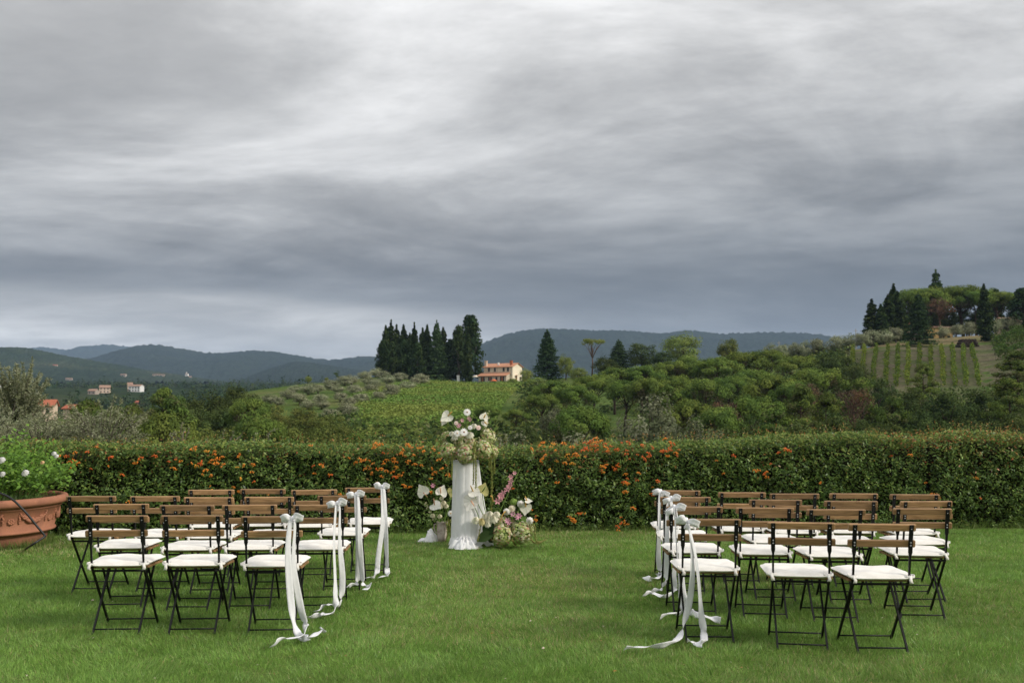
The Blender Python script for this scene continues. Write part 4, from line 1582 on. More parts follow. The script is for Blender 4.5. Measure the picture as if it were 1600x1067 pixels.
def HB(x, z):
    """how far the clipped face bulges out here"""
    return (vnoise(x * 2.3 + 5, z * 2.6, 2) - .5) * .22 + (vnoise(x * 8.5 + 15, z * 8.5 + 3, 2) - .5) * .20


def hedge(xa, xb, label, seed):
    g = np.random.default_rng(seed)
    root = empty("hedge", ((xa + xb) / 2, hedge_y((xa + xb) / 2), 0), 0, label, "hedge", None)
    O = np.array(root.location)
    DEP = 1.15
    # irregular opaque core for the inner wood, its dark colour painted-in shade
    xs = np.linspace(xa + .1, xb - .1, int((xb - xa) / .15))
    mb = MB()
    vs, fs = [], []
    for x in xs:
        h = float(hedge_h(x)) - .17
        y0 = hedge_y(x) + .27
        y1 = hedge_y(x) + DEP - .15
        for yy, zz in ((y0 + .05, -.05), (y0, .3), (y0, h * .7), (y0 + .05, h), (y1 - .05, h), (y1, h * .6), (y1, -.05)):
            vs.append((x - O[0], yy + g.normal() * .03 - O[1], zz + g.normal() * .03))
    for i in range(len(xs) - 1):
        for k in range(6):
            fs.append((i * 7 + k, (i + 1) * 7 + k, (i + 1) * 7 + k + 1, i * 7 + k + 1))
    fs += [tuple(range(7)), tuple(range(len(xs) * 7 - 1, len(xs) * 7 - 8, -1))]
    mb.add(vs, fs).build("branches", TWIG_SHADE, root)  # one solid light-blocking mass, no separate branches modelled
    L = xb - xa
    parts = []

    def green(n, x, z, top):
        red = np.clip(vnoise(x * .8 + 9, z * 1.2, 2) * 1.6 - .45, 0, 1) * np.clip((z - .55) / .6, 0, 1)
        red = red * np.where(x > 0.3, 1.0, .35)
        c = mixcol([(.085, .148, .033), (.118, .192, .041), (.055, .100, .026), (.185, .258, .056)], [.30, .33, .19, .18], n, .28, g)
        yl = g.random(n) < np.clip((z - .72) * 1.0, .03, .50)
        c[yl] = mixcol([(.20, .25, .055), (.24, .25, .065), (.165, .225, .05)], None, int(yl.sum()), .2, g)
        rd = g.random(n) < red * (.62 if top else .34)
        c[rd] = mixcol([(.34, .16, .055), (.28, .175, .06), (.38, .13, .045)], None, int(rd.sum()), .2, g)
        return c
    # front face
    n = int(L * 1.2 * 4000)
    x = g.uniform(xa, xb, n)
    h = hedge_h(x)
    z = g.random(n) * h
    bump = HB(x, z)
    y = hedge_y(x) + .07 - bump + g.exponential(.05, n) - .04 * np.sin(np.clip(z / h, 0, 1) * 3.1)
    y = np.where(z > h - .12, y + (z - h + .12) * .5, y)
    C = np.stack([x, y, z], 1)
    Nn = unit(n, g) * .75 + np.array([0, -.55, .85])
    V, Fc = leaves(C, Nn, .022 * g.uniform(.6, 1.4, n), .46, g, None, .12)
    parts.append((V, Fc, np.repeat(green(n, x, z, False), 4, 0)))
    # sprigs standing off the front
    ns = int(L * 70)
    sx = g.uniform(xa, xb, ns)
    sz = g.random(ns) * hedge_h(sx) * .97
    m = 9
    t = np.tile(np.arange(m) / m, ns)
    sx, sz = np.repeat(sx, m), np.repeat(sz, m)
    dirx, dirz = np.repeat(g.normal(0, .06, ns), m), np.repeat(g.uniform(-.01, .11, ns), m)
    dy = np.repeat(g.uniform(.05, .15, ns), m)
    C = np.stack([sx + dirx * t, hedge_y(sx) + .06 - HB(sx, sz) - dy * t, sz + dirz * t], 1) + g.normal(0, .012, (ns * m, 3))
    V, Fc = leaves(C, unit(len(C), g) + np.array([0, -.4, .6]), .019 * g.uniform(.7, 1.3, len(C)), .42, g)
    parts.append((V, Fc, np.repeat(green(len(C), sx, sz, False) * 1.12, 4, 0)))
    # top
    n = int(L * DEP * 2600)
    x = g.uniform(xa, xb, n)
    q = g.random(n)
    y = hedge_y(x) + .05 + q * (DEP - .1)
    z = hedge_h(x) - .05 + (vnoise(x * 3.7, y * 3.7, 3) - .5) * .12 - g.exponential(.035, n) - .06 * (np.abs(q - .5) * 2) ** 4
    V, Fc = leaves(np.stack([x, y, z], 1), unit(n, g) * .9 + np.array([0, -.15, 1]), .019 * g.uniform(.65, 1.3, n), .45, g, None, .12)
    parts.append((V, Fc, np.repeat(green(n, x, z, True), 4, 0)))
    # upright young shoots on top
    ns = int(L * 46)
    sx = g.uniform(xa, xb, ns)
    sy = hedge_y(sx) + g.uniform(.05, DEP - .1, ns)
    hh = g.uniform(.03, .10, ns) + np.where(vnoise(sx * .9 + 30, sy * 0 + 2, 2) > .56, g.uniform(0, .10, ns), 0)
    tall = (g.random(ns) < .10) & (sx > 1.4) & (sx < 4.0)
    hh[tall] += g.uniform(.06, .17, int(tall.sum()))
    m = 9
    t = np.tile(np.linspace(0, 1, m), ns)
    lx, ly = np.repeat(g.normal(0, .2, ns), m), np.repeat(g.normal(0, .2, ns), m)
    H_ = np.repeat(hh, m)
    C = np.stack([np.repeat(sx, m) + lx * H_ * t, np.repeat(sy, m) + ly * H_ * t, np.repeat(hedge_h(sx), m) - .05 + H_ * t], 1) + g.normal(0, .007, (ns * m, 3))
    V, Fc = leaves(C, unit(len(C), g) + np.array([0, -.5, .4]), .0135 * g.uniform(.7, 1.3, len(C)), .42, g)
    rd = np.clip(t * .8, 0, 1) * np.where(np.repeat(sx, m) > .3, 1, .45)
    cc = green(len(C), C[:, 0], C[:, 2], True)
    k = g.random(len(C)) < rd * .75
    cc[k] = mixcol([(.38, .17, .055), (.32, .20, .07), (.26, .23, .07)], None, int(k.sum()), .2, g)
    parts.append((V, Fc, np.repeat(cc, 4, 0)))
    # back face, thinner
    n = int(L * 1.1 * 900)
    x = g.uniform(xa, xb, n)
    z = g.random(n) * hedge_h(x)
    C = np.stack([x, hedge_y(x) + DEP - .06 + g.normal(0, .05, n), z], 1)
    V, Fc = leaves(C, unit(n, g) + np.array([0, .7, .5]), .026 * g.uniform(.7, 1.3, n), .5, g)
    parts.append((V, Fc, np.repeat(green(n, x, z, False), 4, 0)))
    V, Fc, t = cat_mesh(parts)
    o = obj_np("leaves", V - O, Fc, LEAF_HEDGE, root, t)
    o["kind"] = "stuff"
    return root, O


h1, O1 = hedge(HX0, 5.42, "long clipped firethorn hedge with orange berries across the lawn's end", 500)
h2, O2 = hedge(5.47, HX1, "clipped green hedge section at far right beyond the notch", 501)

# berry clusters
_bm = []
for i in range(6):
    g = random.Random(60 + i)
    mb = MB()
    for k in range(16):
        a, q = g.uniform(0, 6.28), math.sqrt(g.random())
        mb.ball((.040 * q * math.cos(a), g.uniform(-.014, .014) - .01, .020 * q * math.sin(a) + .006 * (1 - q)), g.uniform(.0062, .0085), 6, 4)
    _bm.append([mb.mesh("berry_cluster", BERRY[j], True) for j in range(3)])
gb = np.random.default_rng(61)


def berries(n, u0, u1, v0, v1, shade, tight=0.0):
    pts = []
    while len(pts) < n:
        if tight and pts and gb.random() < .6:
            a = pts[gb.integers(len(pts))]
            u, v = a[0] + gb.normal() * tight * 1.4, a[1] + gb.normal() * tight * .7
        else:
            u, v = gb.uniform(u0, u1), gb.uniform(v0, v1)
        if u0 - 15 < u < u1 + 15 and v0 - 8 < v < v1 + 8:
            pts.append((u, v))
    for u, v in pts:
        q = P(u, v, 12.6)
        yy = hedge_y(q.x) + .02
        q = P(u, v, yy)
        b = float(HB(np.array([q.x]), np.array([q.z]))[0])
        root, O = (h1, O1) if q.x < 5.42 else (h2, O2)
        j = int(gb.choice(3, p=shade))
        o = share("berry_cluster", _bm[int(gb.integers(6))][j], root)
        o.location = Vector((q.x, yy - .035 - b, q.z)) - Vector(O)
        o.rotation_euler = (gb.normal() * .3, gb.normal() * .35, gb.normal() * .5)
        s = gb.uniform(.5, 1.05)
        o.scale = (s, s, s)


berries(46, 545, 690, 692, 735, (.85, .05, .10), 14)
berries(24, 520, 690, 735, 790, (.9, .05, .05), 14)
berries(34, 280, 545, 695, 745, (.8, .12, .08), 12)
berries(20, 100, 280, 692, 745, (.6, .38, .02), 10)
berries(14, 110, 520, 745, 790, (.8, .15, .05), 8)
berries(26, 915, 975, 690, 712, (.2, .8, 0), 8)
berries(24, 975, 1060, 690, 720, (.25, .75, 0), 8)
berries(22, 840, 900, 690, 725, (.55, .05, .40), 8)
berries(26, 940, 1030, 725, 790, (.45, .5, .05), 9)
berries(16, 790, 940, 725, 815, (.6, .2, .2), 8)
berries(8, 975, 1030, 790, 820, (.5, .5, 0), 6)
berries(14, 1090, 1300, 695, 760, (.5, .5, 0), 6)
berries(12, 1390, 1560, 700, 790, (.5, .5, 0), 6)


# ------------------------------------------------------------------ terracotta planter with rose bush
PC = Vector((-5.84, 11.42, 0))


def planter():
    root = empty("terracotta_planter", PC, .35, "huge round terracotta planter with relief garlands at the left edge", "planter")
    root.rotation_euler = (R(.6), R(-1.2), .2)
    root.scale = (1, 1, .92)
    prof = [(.46, -.03), (.505, 0), (.525, .13), (.545, .165), (.600, .170), (.612, .185), (.605, .20), (.590, .21), (.622, .33), (.655, .455),
            (.672, .462), (.676, .476), (.668, .486), (.695, .492), (.728, .505), (.742, .53), (.742, .565), (.728, .590), (.700, .597), (.672, .590), (.655, .56), (.645, .50), (.02, .50)]
    MB().lathe(prof, 72, (0, 0, 0), False, lambda a, z: 1 + .004 * math.sin(a * 3 + z * 5)).build("pot_body", TERRA, root, True)
    # garlands and rosettes in relief
    g = random.Random(8)

    def rad(z):
        return .590 + (z - .21) / .245 * .065
    for k in range(8):
        a0 = 2 * math.pi * k / 8 + .1
        mb = MB()
        for i in range(26):
            t = i / 25
            a = a0 + (t - .5) * .50
            z = .415 - .085 * (1 - (2 * t - 1) ** 2)
            r = rad(z) + .006
            sw = .011 + .014 * (1 - (2 * t - 1) ** 2)
            for _ in range(2):
                mb.ball((r * math.cos(a + g.uniform(-.012, .012)), r * math.sin(a), z + g.uniform(-sw, sw) * .8), sw, 6, 4)
        for s in (-1, 1):
            a = a0 + s * .26
            for i in range(7):
                z = .425 - i * .019
                r = rad(z) + .004
                mb.ball((r * math.cos(a + g.uniform(-.012, .012)), r * math.sin(a), z), .016 - abs(i - 4) * .0018, 6, 4)
        mb.build("garland", TERRA, root, True)
        a = a0 + math.pi / 8
        mb = MB()
        r = rad(.335)
        for i in range(9):
            b = i * 2 * math.pi / 8
            q = .026 if i < 8 else 0
            mb.ball((r * math.cos(a + q * math.cos(b) / r), r * math.sin(a + q * math.cos(b) / r), .335 + q * math.sin(b)), .016, 6, 4)
        mb.build("rosette", TERRA, root, True)
    MB().lathe([(.02, .535), (.35, .53), (.64, .515)], 32, (0, 0, 0)).build("soil", SOILM, root)


planter()


def rose_bush():
    g = np.random.default_rng(70)
    root = empty("rose_bush", PC + Vector((0, 0, .475)), 0, "leafy green rose bush with white blooms growing in the terracotta planter", "rose bush")
    mb = MB()
    Cs, Ns = [], []
    for k in range(190):
        a, q = g.uniform(0, 6.28), math.sqrt(g.random())
        b0 = Vector((.42 * q * math.cos(a), .42 * q * math.sin(a), 0))
        tip = Vector((.88 * q * math.cos(a) + g.normal() * .08, .72 * q * math.sin(a) + g.normal() * .08, g.uniform(.22, .80) * (1.10 - .35 * q * q)))
        mid = b0.lerp(tip, .5) + Vector((0, 0, .10))
        pts = spline([b0, mid, tip], 7)
        mb.tube(pts, [.005, .005, .004, .004, .003, .003, .002], 4, False)
        for i in range(34):
            t = g.uniform(.25, 1.02)
            f = min(t, .999) * 6
            j = min(int(f), 5)
            c = np.array(pts[j].lerp(pts[j + 1], f - j)) + g.normal(0, .036, 3)
            Cs.append(c)
            Ns.append(unit(1, g)[0] * .8 + np.array([0, -.35, .9]))
    mb.build("stems", STEM, root, True)
    n = len(Cs)
    V, Fc = leaves(np.array(Cs), np.array(Ns), .024 * g.uniform(.7, 1.4, n), .62, g, None, .14)
    tint = mixcol([(.17, .31, .045), (.13, .25, .04), (.22, .36, .06), (.09, .17, .035)], [.35, .3, .2, .15], n, .2, g)
    o = obj_np("foliage", V, Fc, LEAF_ROSE, root, np.repeat(tint, 4, 0))
    o["kind"] = "stuff"
    # tufts of grass in the pot
    n = 1500
    a, q = g.uniform(0, 6.28, n), np.sqrt(g.uniform(.2, 1, n))
    b = np.stack([.66 * q * np.cos(a), .66 * q * np.sin(a), np.full(n, .0)], 1)
    d = np.stack([np.cos(a) * g.uniform(0, .7, n) + g.normal(0, .25, n), np.sin(a) * g.uniform(0, .7, n) + g.normal(0, .25, n), np.ones(n)], 1)
    L = g.uniform(.06, .16, n)[:, None]
    w = np.stack([-np.sin(a), np.cos(a), 0 * a], 1) * .0035
    V = np.stack([b - w, b + w, b + nrm(d) * L], 1).reshape(-1, 3)
    o = obj_np("weeds", V, np.arange(n * 3).reshape(n, 3), GRASS, root, np.repeat(mixcol([(.10, .18, .05), (.13, .21, .08), (.15, .2, .09)], None, n, .2, g), 3, 0))
    o["kind"] = "stuff"
    return root


bush = rose_bush()


# ------------------------------------------------------------------ flower builders
FG = np.random.default_rng(80)


def frame(n):
    n = Vector(n).normalized()
    a = Vector((0, 0, 1)) if abs(n.z) < .9 else Vector((0, 1, 0))
    s = a.cross(n).normalized()
    return s, n.cross(s), n                     # side, up, normal


def petals_obj(name, C, Nn, S, asp, tint, parent, along=None, fold=.15):
    n = len(C)
    V, Fc = leaves(np.array(C), np.array(Nn), S, asp, FG, along, fold)
    return obj_np(name, V, Fc, PETAL, parent, np.repeat(np.asarray(tint), 4, 0))


def hydrangea(root, c, r, cols, edge, name="hydrangea_head"):
    c = np.array(c) - np.array(root.location)
    n = int(230 + 1500 * r)
    d = unit(n, FG)
    Cs, Ns, As, Ts = [], [], [], []
    fs = .085 * r + .0035
    for i in range(n):
        dd = d[i]
        s, u, nn = frame(dd)
        a0 = FG.uniform(0, 6.28)
        rr = r * FG.uniform(.80, 1.10)
        base = mixcol(cols, None, 1, .15, FG)[0]
        for k in range(4):
            a = a0 + k * math.pi / 2
            v = np.array(s * math.cos(a) + u * math.sin(a))
            Cs.append(c + dd * rr + v * fs * .72)
            Ns.append(dd + v * .25 + FG.normal(0, .15, 3))
            As.append(v * 3)
            Ts.append(edge if FG.random() < .13 else base)
    o = petals_obj(name, Cs, Ns, fs * .82, .80, Ts, root, np.array(As), .12)
    mb = MB()
    mb.ball(c, r * .74, 12, 8)
    mb.build("flower_base", STEM, o, True)
    return o


HY = [(.46, .53, .21), (.58, .61, .31), (.36, .45, .14), (.68, .65, .45)]
HYP = np.array((.62, .30, .24))


def anthurium(root, c, n, size, col, tipdir, spad=SPADIX, stem_to=None, cup=.12, spaddir=None):
    """heart shaped spathe with a spadix; tipdir points to the tip"""
    L = Vector(root.location)
    c = Vector(c) - L
    n = Vector(n).normalized()
    t = Vector(tipdir)
    t = (t - n * t.dot(n)).normalized()
    s = n.cross(t)
    N_, M_ = 36, 6
    vs, fs, cl = [c + t * (-.12 * size)], [], [col]
    for j in range(1, M_ + 1):
        q = j / M_
        for k in range(N_):
            a = 2 * math.pi * k / N_
            am = min(a, 2 * math.pi - a)
            hx = .84 * math.sin(a) * (1 - .16 * math.cos(a))
            hy = .74 * math.cos(a) + .38 * math.exp(-((a - math.pi) / .38) ** 2) + .34 * math.exp(-(am / .30) ** 2) - .02
            p = s * (hx * q * size) + t * (hy * q * size - .12 * size * (1 - q))
            vein = .018 * math.cos(a * 9) * q * size
            vs.append(c + p + n * ((q ** 2) * cup * size + vein + .05 * size * math.sin(a * 2 + 1) * q))
            w = 1 - .14 * (math.cos(a * 9) < -.6)
            cl.append(tuple(x * w for x in col))
    for k in range(N_):
        fs.append((0, 1 + k, 1 + (k + 1) % N_))
    me_f = fs[:]
    for j in range(M_ - 1):
        for k in range(N_):
            a, b = 1 + j * N_ + k, 1 + j * N_ + (k + 1) % N_
            me_f.append((a, a + N_, b + N_, b))
    me = bpy.data.meshes.new("spathe")
    me.from_pydata([tuple(v) for v in vs], [], me_f)
    at = me.attributes.new("tint", 'FLOAT_COLOR', 'POINT')
    at.data.foreach_set("color", np.array([(*x, 1) for x in cl], dtype=np.float32).ravel())
    me.polygons.foreach_set("use_smooth", np.ones(len(me.polygons), dtype=bool))
    me.materials.append(PETAL)
    me.update()
    o = share("anthurium", me, root)
    sd = Vector(spaddir).normalized() if spaddir is not None else (n * .75 + t * .5).normalized()
    b = c - t * .14 * size + n * .01
    MB().tube([b, b + sd * size * .5, b + sd * size * .95], [.007, .0075, .004], 7).build("spadix", spad, o, True)
    if stem_to is not None:
        e = Vector(stem_to) - L
        b2 = c - t * .14 * size - n * .004
        MB().tube(spline([b2, b2.lerp(e, .4) - n * .03, e], 8), .0045, 6).build("stem", STEM, o, True)
    return o


def daisy(root, c, n, r, col, eye=SPADIX, stem_to=None, rows=2):
    L = Vector(root.location)
    c = Vector(c) - L
    s, u, n = frame(n)
    Cs, Ns, As, Ts = [], [], [], []
    for row in range(rows):
        m = 13
        for k in range(m):
            a = 2 * math.pi * (k + row * .5) / m
            v = s * math.cos(a) + u * math.sin(a)
            Cs.append(c + v * r * (.58 - row * .10) + n * row * .004)
            Ns.append(n - v * (.15 - .3 * row))
            As.append(np.array(v) * 6)
            Ts.append(np.array(col) * FG.uniform(.88, 1.05))
    o = petals_obj("daisy", [np.array(x) for x in Cs], [np.array(x) for x in Ns], r * .44, .34, Ts, root, np.array(As), .05)
    MB().ball(c + n * .004, r * .20, 8, 6).build("flower_eye", eye, o, True)
    if stem_to is not None:
        e = Vector(stem_to) - L
        MB().tube(spline([c - n * .004, c.lerp(e, .5) - n * .02, e], 6), .0028, 5).build("stem", STEM, o, True)
    return o


def rose(root, c, r, col, n=(0, -.8, .6), name="rose_bloom"):
    c = Vector(c) - Vector(root.location)
    s, u, n = frame(n)
    Cs, Ns, As, Ts = [], [], [], []
    for row, (m, q, tilt, h) in enumerate([(4, .22, .9, .62), (5, .42, .75, .52), (7, .62, .45, .34), (9, .82, .1, .10), (9, .86, -.3, -.16)]):
        for k in range(m):
            a = 2 * math.pi * k / m + row * .7
            v = s * math.cos(a) + u * math.sin(a)
            Cs.append(np.array(c + v * r * q + n * r * h))
            Ns.append(np.array(v * (.9) + n * (.2 + (1 - tilt) * .7)))
            As.append(np.array(n * 2 + v * (1 - tilt) * 2))
            Ts.append(np.array(col) * FG.uniform(.84, 1.05))
    o = petals_obj(name, Cs, Ns, r * .48, .85, Ts, root, np.array(As), -.12)
    MB().ball(c, r * .62, 9, 7).build("flower_base", STEM if name == "rose_bud" else MATS["petal_core"], o, True)
    return o


principled("petal_core", (.72, .68, .55), .8, .1)


def floret_star(root, c, n, r, col, name="nerine_flower", m=6):
    c = Vector(c) - Vector(root.location)
    s, u, n = frame(n)
    Cs, Ns, As, Ts = [], [], [], []
    for k in range(m):
        a = 2 * math.pi * k / m + FG.uniform(-.1, .1)
        v = s * math.cos(a) + u * math.sin(a)
        Cs.append(np.array(c + v * r * .55 + n * r * .18))
        Ns.append(np.array(n - v * .5))
        As.append(np.array(v * 2 + n) * 3)
        Ts.append(np.array(col) * FG.uniform(.8, 1.1))
    return petals_obj(name, Cs, Ns, r * .55, .42, Ts, root, np.array(As), .12)


def amaranth(root, pts, col=(.30, .31, .09), r=.013, dens=1.0):
    L = Vector(root.location)
    path = spline([Vector(p) - L for p in pts], 24)
    ln = sum((path[i + 1] - path[i]).length for i in range(23))
    n = int(ln * 1500 * dens) + 40
    Cs, Ns, Ts = [], [], []
    for i in range(n):
        f = FG.random() * 22.99
        k = int(f)
        c = np.array(path[k].lerp(path[k + 1], f - k))
        lump = .75 + .5 * math.sin(f * 4.1 + pts[0][0] * 40)
        d = unit(1, FG)[0]
        Cs.append(c + d * r * lump * FG.uniform(.4, 1.0))
        Ns.append(d)
        Ts.append(np.array(col) * FG.uniform(.65, 1.35))
    o = petals_obj("amaranth_strand", Cs, Ns, .0055, .7, Ts, root)
    MB().tube(path, .003, 5).build("stem", STEM, o)
    return o


def bud_stalk(root, pts, col, r=.012, n=12, name="flower_spike", big=1.0):
    L = Vector(root.location)
    path = spline([Vector(p) - L for p in pts], 14)
    o = MB().tube(path, [.004 - .002 * i / 13 for i in range(14)], 5).build(name, STEM, root)
    Cs, Ns, Ts = [], [], []
    for i in range(n):
        t = i / n
        f = t * 12.9
        k = int(f)
        c = np.array(path[k].lerp(path[k + 1], f - k))
        rr = r * (1.25 - .75 * t) * big
        a = i * 2.4
        cc = c + np.array([math.cos(a), math.sin(a), .2]) * rr * .9
        for q in range(9):
            d = unit(1, FG)[0]
            Cs.append(cc + d * rr * .5)
            Ns.append(d)
            Ts.append(np.array(col) * FG.uniform(.7, 1.25))
    petals_obj("buds", Cs, Ns, r * .55, .8, Ts, o)
    return o


def big_leaf(root, c, n, tip, L_, W_, col):
    c = Vector(c) - Vector(root.location)
    n = Vector(n).normalized()
    t = Vector(tip)
    t = (t - n * t.dot(n)).normalized()
    s = n.cross(t)
    vs, fs = [], []
    for i in range(9):
        q = i / 8
        w = W_ * math.sin(math.pi * min(1, q * .93 + .05)) ** .8
        for k in (-1, -.5, 0, .5, 1):
            vs.append(c + t * L_ * (q - .5) + s * w * k * .5 + n * (abs(k) * w * .18 - .10 * L_ * (q - .5) ** 2 * 2))
    for i in range(8):
        for k in range(4):
            fs.append((i * 5 + k, i * 5 + k + 1, i * 5 + 6 + k, i * 5 + 5 + k))
    o = obj_np("large_leaf", np.array([tuple(v) for v in vs]), np.array(fs), PETAL, root,
               np.repeat(np.array([col]) * FG.uniform(.9, 1.1), len(vs), 0), True)
    return o


# white roses on the bush
for u, v, r in ((2, 718, .035), (39, 738, .036), (3, 740, .03), (84, 708, .024), (88, 712, .022), (66, 722, .02)):
    rose(bush, P(u, v, 10.72 if v > 715 else 10.85), r, (.80, .79, .77) if u != 66 else (.75, .5, .28))

# black irrigation hose over the planter
ho = empty("irrigation_hose", G(44, 856), 0, "black irrigation hose looped over the front of the terracotta planter", "hose")
L0 = ho.location
MB().tube([p - L0 for p in spline([P(-40, 764, 11.2), P(-5, 769, 10.72), P(18, 779, 10.63), P(40, 800, 10.66), P(58, 822, 10.70), P(69, 835, 10.72)], 26)]
          + [p - L0 for p in spline([P(70.5, 837.5, 10.7), P(64, 842, 10.66), P(50, 851, 10.6), G(38, 859, .0), G(28, 866, -.03)], 14)], .0115, 8).build("hose_pipe", RUBBER, ho, True)

# ------------------------------------------------------------------ draped plinth
PL = Vector((P(728, 800, 11.30).x, 11.30, 0))
pl = empty("draped_plinth", PL, 0, "tall plinth wrapped in flowing white chiffon carrying the flowers", "plinth")
vs_, fs_ = [], []
NA, NZ = 120, 40
gd = random.Random(12)
_FN = vnoise(np.cos(np.arange(120) * math.pi / 60) * 3.0 + 9, np.sin(np.arange(120) * math.pi / 60) * 3.0 + 3, 3)
ph = [gd.uniform(0, 6.28) for _ in range(6)]
for j in range(NZ + 1):
    t = j / NZ                                                # 0 top .. 1 floor
    z = .955 * (1 - t)
    for k in range(NA):
        a = 2 * math.pi * k / NA
        fold = 2.2 * (float(_FN[k % 120]) - .5) * (.6 + .4 * math.sin(5 * a + ph[0] + t * 2)) + .10 * math.sin(23 * a + ph[2] + t * 1.5)
        fl = .008 + .020 * t
        rx = .146 + (.150 * t ** 1.2 if math.cos(a) > 0 else .018 * t) * abs(math.cos(a)) ** .8
        ry = .145 + .065 * t
        if t > .90:                                           # cloth puddles on the grass in front
            q = (t - .90) / .10
            front = max(0, -math.sin(a)) ** 1.2
            rx += q * .02
            ry += q * (.01 + .05 * front)
            fl += q * .012
            z = .0955 * (1 - q) * (1 - .55 * front * 0) + .012 + .030 * q * (1 + math.sin(17 * a + ph[3])) * front
        vs_.append(((rx + fl * fold) * math.cos(a), (ry + fl * fold) * math.sin(a), z))
for j in range(NZ):
    for k in range(NA):
        fs_.append((j * NA + k, (j + 1) * NA + k, (j + 1) * NA + (k + 1) % NA, j * NA + (k + 1) % NA))
fs_.append(tuple(range(NA)))
MB().add(vs_, fs_).build("drape", DRAPE, pl, True)
MB().box((0, 0, .46), (.24, .24, .92)).build("plinth_block", WHITEP, pl)
# gathered cloth at the foot
vs_, fs_ = [], []
NA, NZ = 90, 12
for j in range(NZ + 1):
    q = j / NZ
    for k in range(NA):
        a = 2 * math.pi * k / NA
        w = 1 + .10 * math.sin(7 * a + ph[4] + q * 2) + .06 * math.sin(15 * a + ph[5]) + .05 * math.sin(31 * a)
        z = .105 * (1 - q ** 2.2) * (1 + .25 * math.sin(11 * a + q * 7) + .15 * math.sin(19 * a - q * 9)) + .006
        vs_.append((.180 * q * w * math.cos(a) + .0, .15 * q * w * math.sin(a) - .17, z))
for j in range(NZ):
    for k in range(NA):
        fs_.append((j * NA + k, (j + 1) * NA + k, (j + 1) * NA + (k + 1) % NA, j * NA + (k + 1) % NA))
MB().add(vs_, fs_).build("gathered_hem", DRAPE, pl, True)


def cloth_heap():
    c = G(667, 847)
    o = empty("cloth_heap", c + Vector((0, .06, 0)), 0, "crumpled white cloth on the grass left of the clay jug", "cloth")
    vs, fs = [], []
    NA, NZ = 80, 16
    for j in range(NZ + 1):
        q = j / NZ
        for k in range(NA):
            a = 2 * math.pi * k / NA
            n = float(vnoise(np.array([math.cos(a) * q * 3.2 + 9]), np.array([math.sin(a) * q * 3.2 + 4]), 3)[0])
            w = 1 + .14 * math.sin(5 * a + 1) + .08 * math.sin(11 * a)
            z = max(.004, (.085 + .05 * math.cos(a)) * (1 - q ** 3) * (.45 + 1.1 * n))
            vs.append((.115 * q * w * math.cos(a), .10 * q * w * math.sin(a), z))
    for j in range(NZ):
        for k in range(NA):
            fs.append((j * NA + k, (j + 1) * NA + k, (j + 1) * NA + (k + 1) % NA, j * NA + (k + 1) % NA))
    MB().add(vs, fs).build("folds", DRAPE, o, True)


cloth_heap()

# ------------------------------------------------------------------ flowers on the plinth
Yp = 11.22
fb = empty("flower_arrangement", PL + Vector((0, 0, .95)), 0, "flower arrangement of green hydrangeas and white blooms on top of the plinth", "flowers")
for u, v, r, dy in ((702.6, 704, .092, 0), (728.5, 709, .098, -.09), (756, 703, .094, -.04), (762, 683, .082, .02), (724, 689, .085, 0), (768, 706, .066, .05), (698, 684, .062, .06),
                    (743, 690, .07, .10), (715, 700, .07, .1), (740, 702, .08, .06), (711, 690, .07, .05), (748, 693, .075, .02), (735, 692, .06, -.02)):
    hydrangea(fb, P(u, v, Yp + dy), r * 1.14, HY, HYP)
mid = P(730, 700, Yp)
IV, CR = (.84, .82, .70), (.86, .84, .76)
anthurium(fb, P(699, 651, Yp - .05), (-.15, -1, .35), .085, IV, (-.75, 0, -.65), SPADIX, mid, spaddir=(.5, -.5, .5))
anthurium(fb, P(694, 657, Yp - .02), (-.5, -.8, .1), .06, IV, (-.4, 0, -1), SPADIX, mid)
anthurium(fb, P(756, 652, Yp - .05), (.25, -1, .25), .060, IV, (.35, 0, .9), SPADIX, mid)
anthurium(fb, P(757, 660, Yp - .03), (.45, -.9, 0), .050, CR, (.5, 0, -.9), SPADIX, mid)
for u, v, r, col in ((730, 644, .046, (.86, .85, .82)), (725, 675, .050, (.87, .86, .83)), (714.5, 677, .044, (.86, .85, .80)), (734.7, 668, .030, (.85, .84, .83)),
                     (747.6, 668, .032, (.84, .66, .60)), (712.7, 661, .028, (.84, .68, .62))):
    daisy(fb, P(u, v, Yp - .12), (FG.uniform(-.2, .2), -1, .3), r, col, DOORB if v in (644, 675) else SPADIXP, mid)
for u, v, r in ((734, 679, .042), (711, 682, .036), (706, 677, .03), (740.5, 665, .032)):
    rose(fb, P(u, v, Yp - .10), r, (.84, .81, .68))
bud_stalk(fb, [P(737, 690, Yp), P(737.5, 660, Yp), P(739.7, 617, Yp)], (.40, .50, .16), .017, 16)
bud_stalk(fb, [P(760, 672, Yp), P(762, 655, Yp), P(763.5, 639, Yp)], (.70, .68, .42), .018, 9)
bud_stalk(fb, [P(712, 680, Yp), P(697, 678, Yp - .05), P(677, 700, Yp - .08)], (.36, .46, .18), .017, 16)
for u, v in ((722, 657), (733, 653), (718, 664), (716, 666), (735, 656)):
    floret_star(fb, P(u, v, Yp - .1), (FG.uniform(-.6, .6), -1, .3), .026, (.78, .42, .48))
for u, v, t in ((742, 677, (.6, 0, 1)), (744, 684, (.8, 0, .3)), (706, 688, (-.8, 0, .3)), (746, 673, (.2, 0, 1)), (736, 684, (0, 0, 1)), (720, 684, (-.5, 0, .7))):
    big_leaf(fb, P(u, v, Yp - .02), (FG.uniform(-.4, .4), -1, .4), t, .15, .09, (.045, .085, .028))
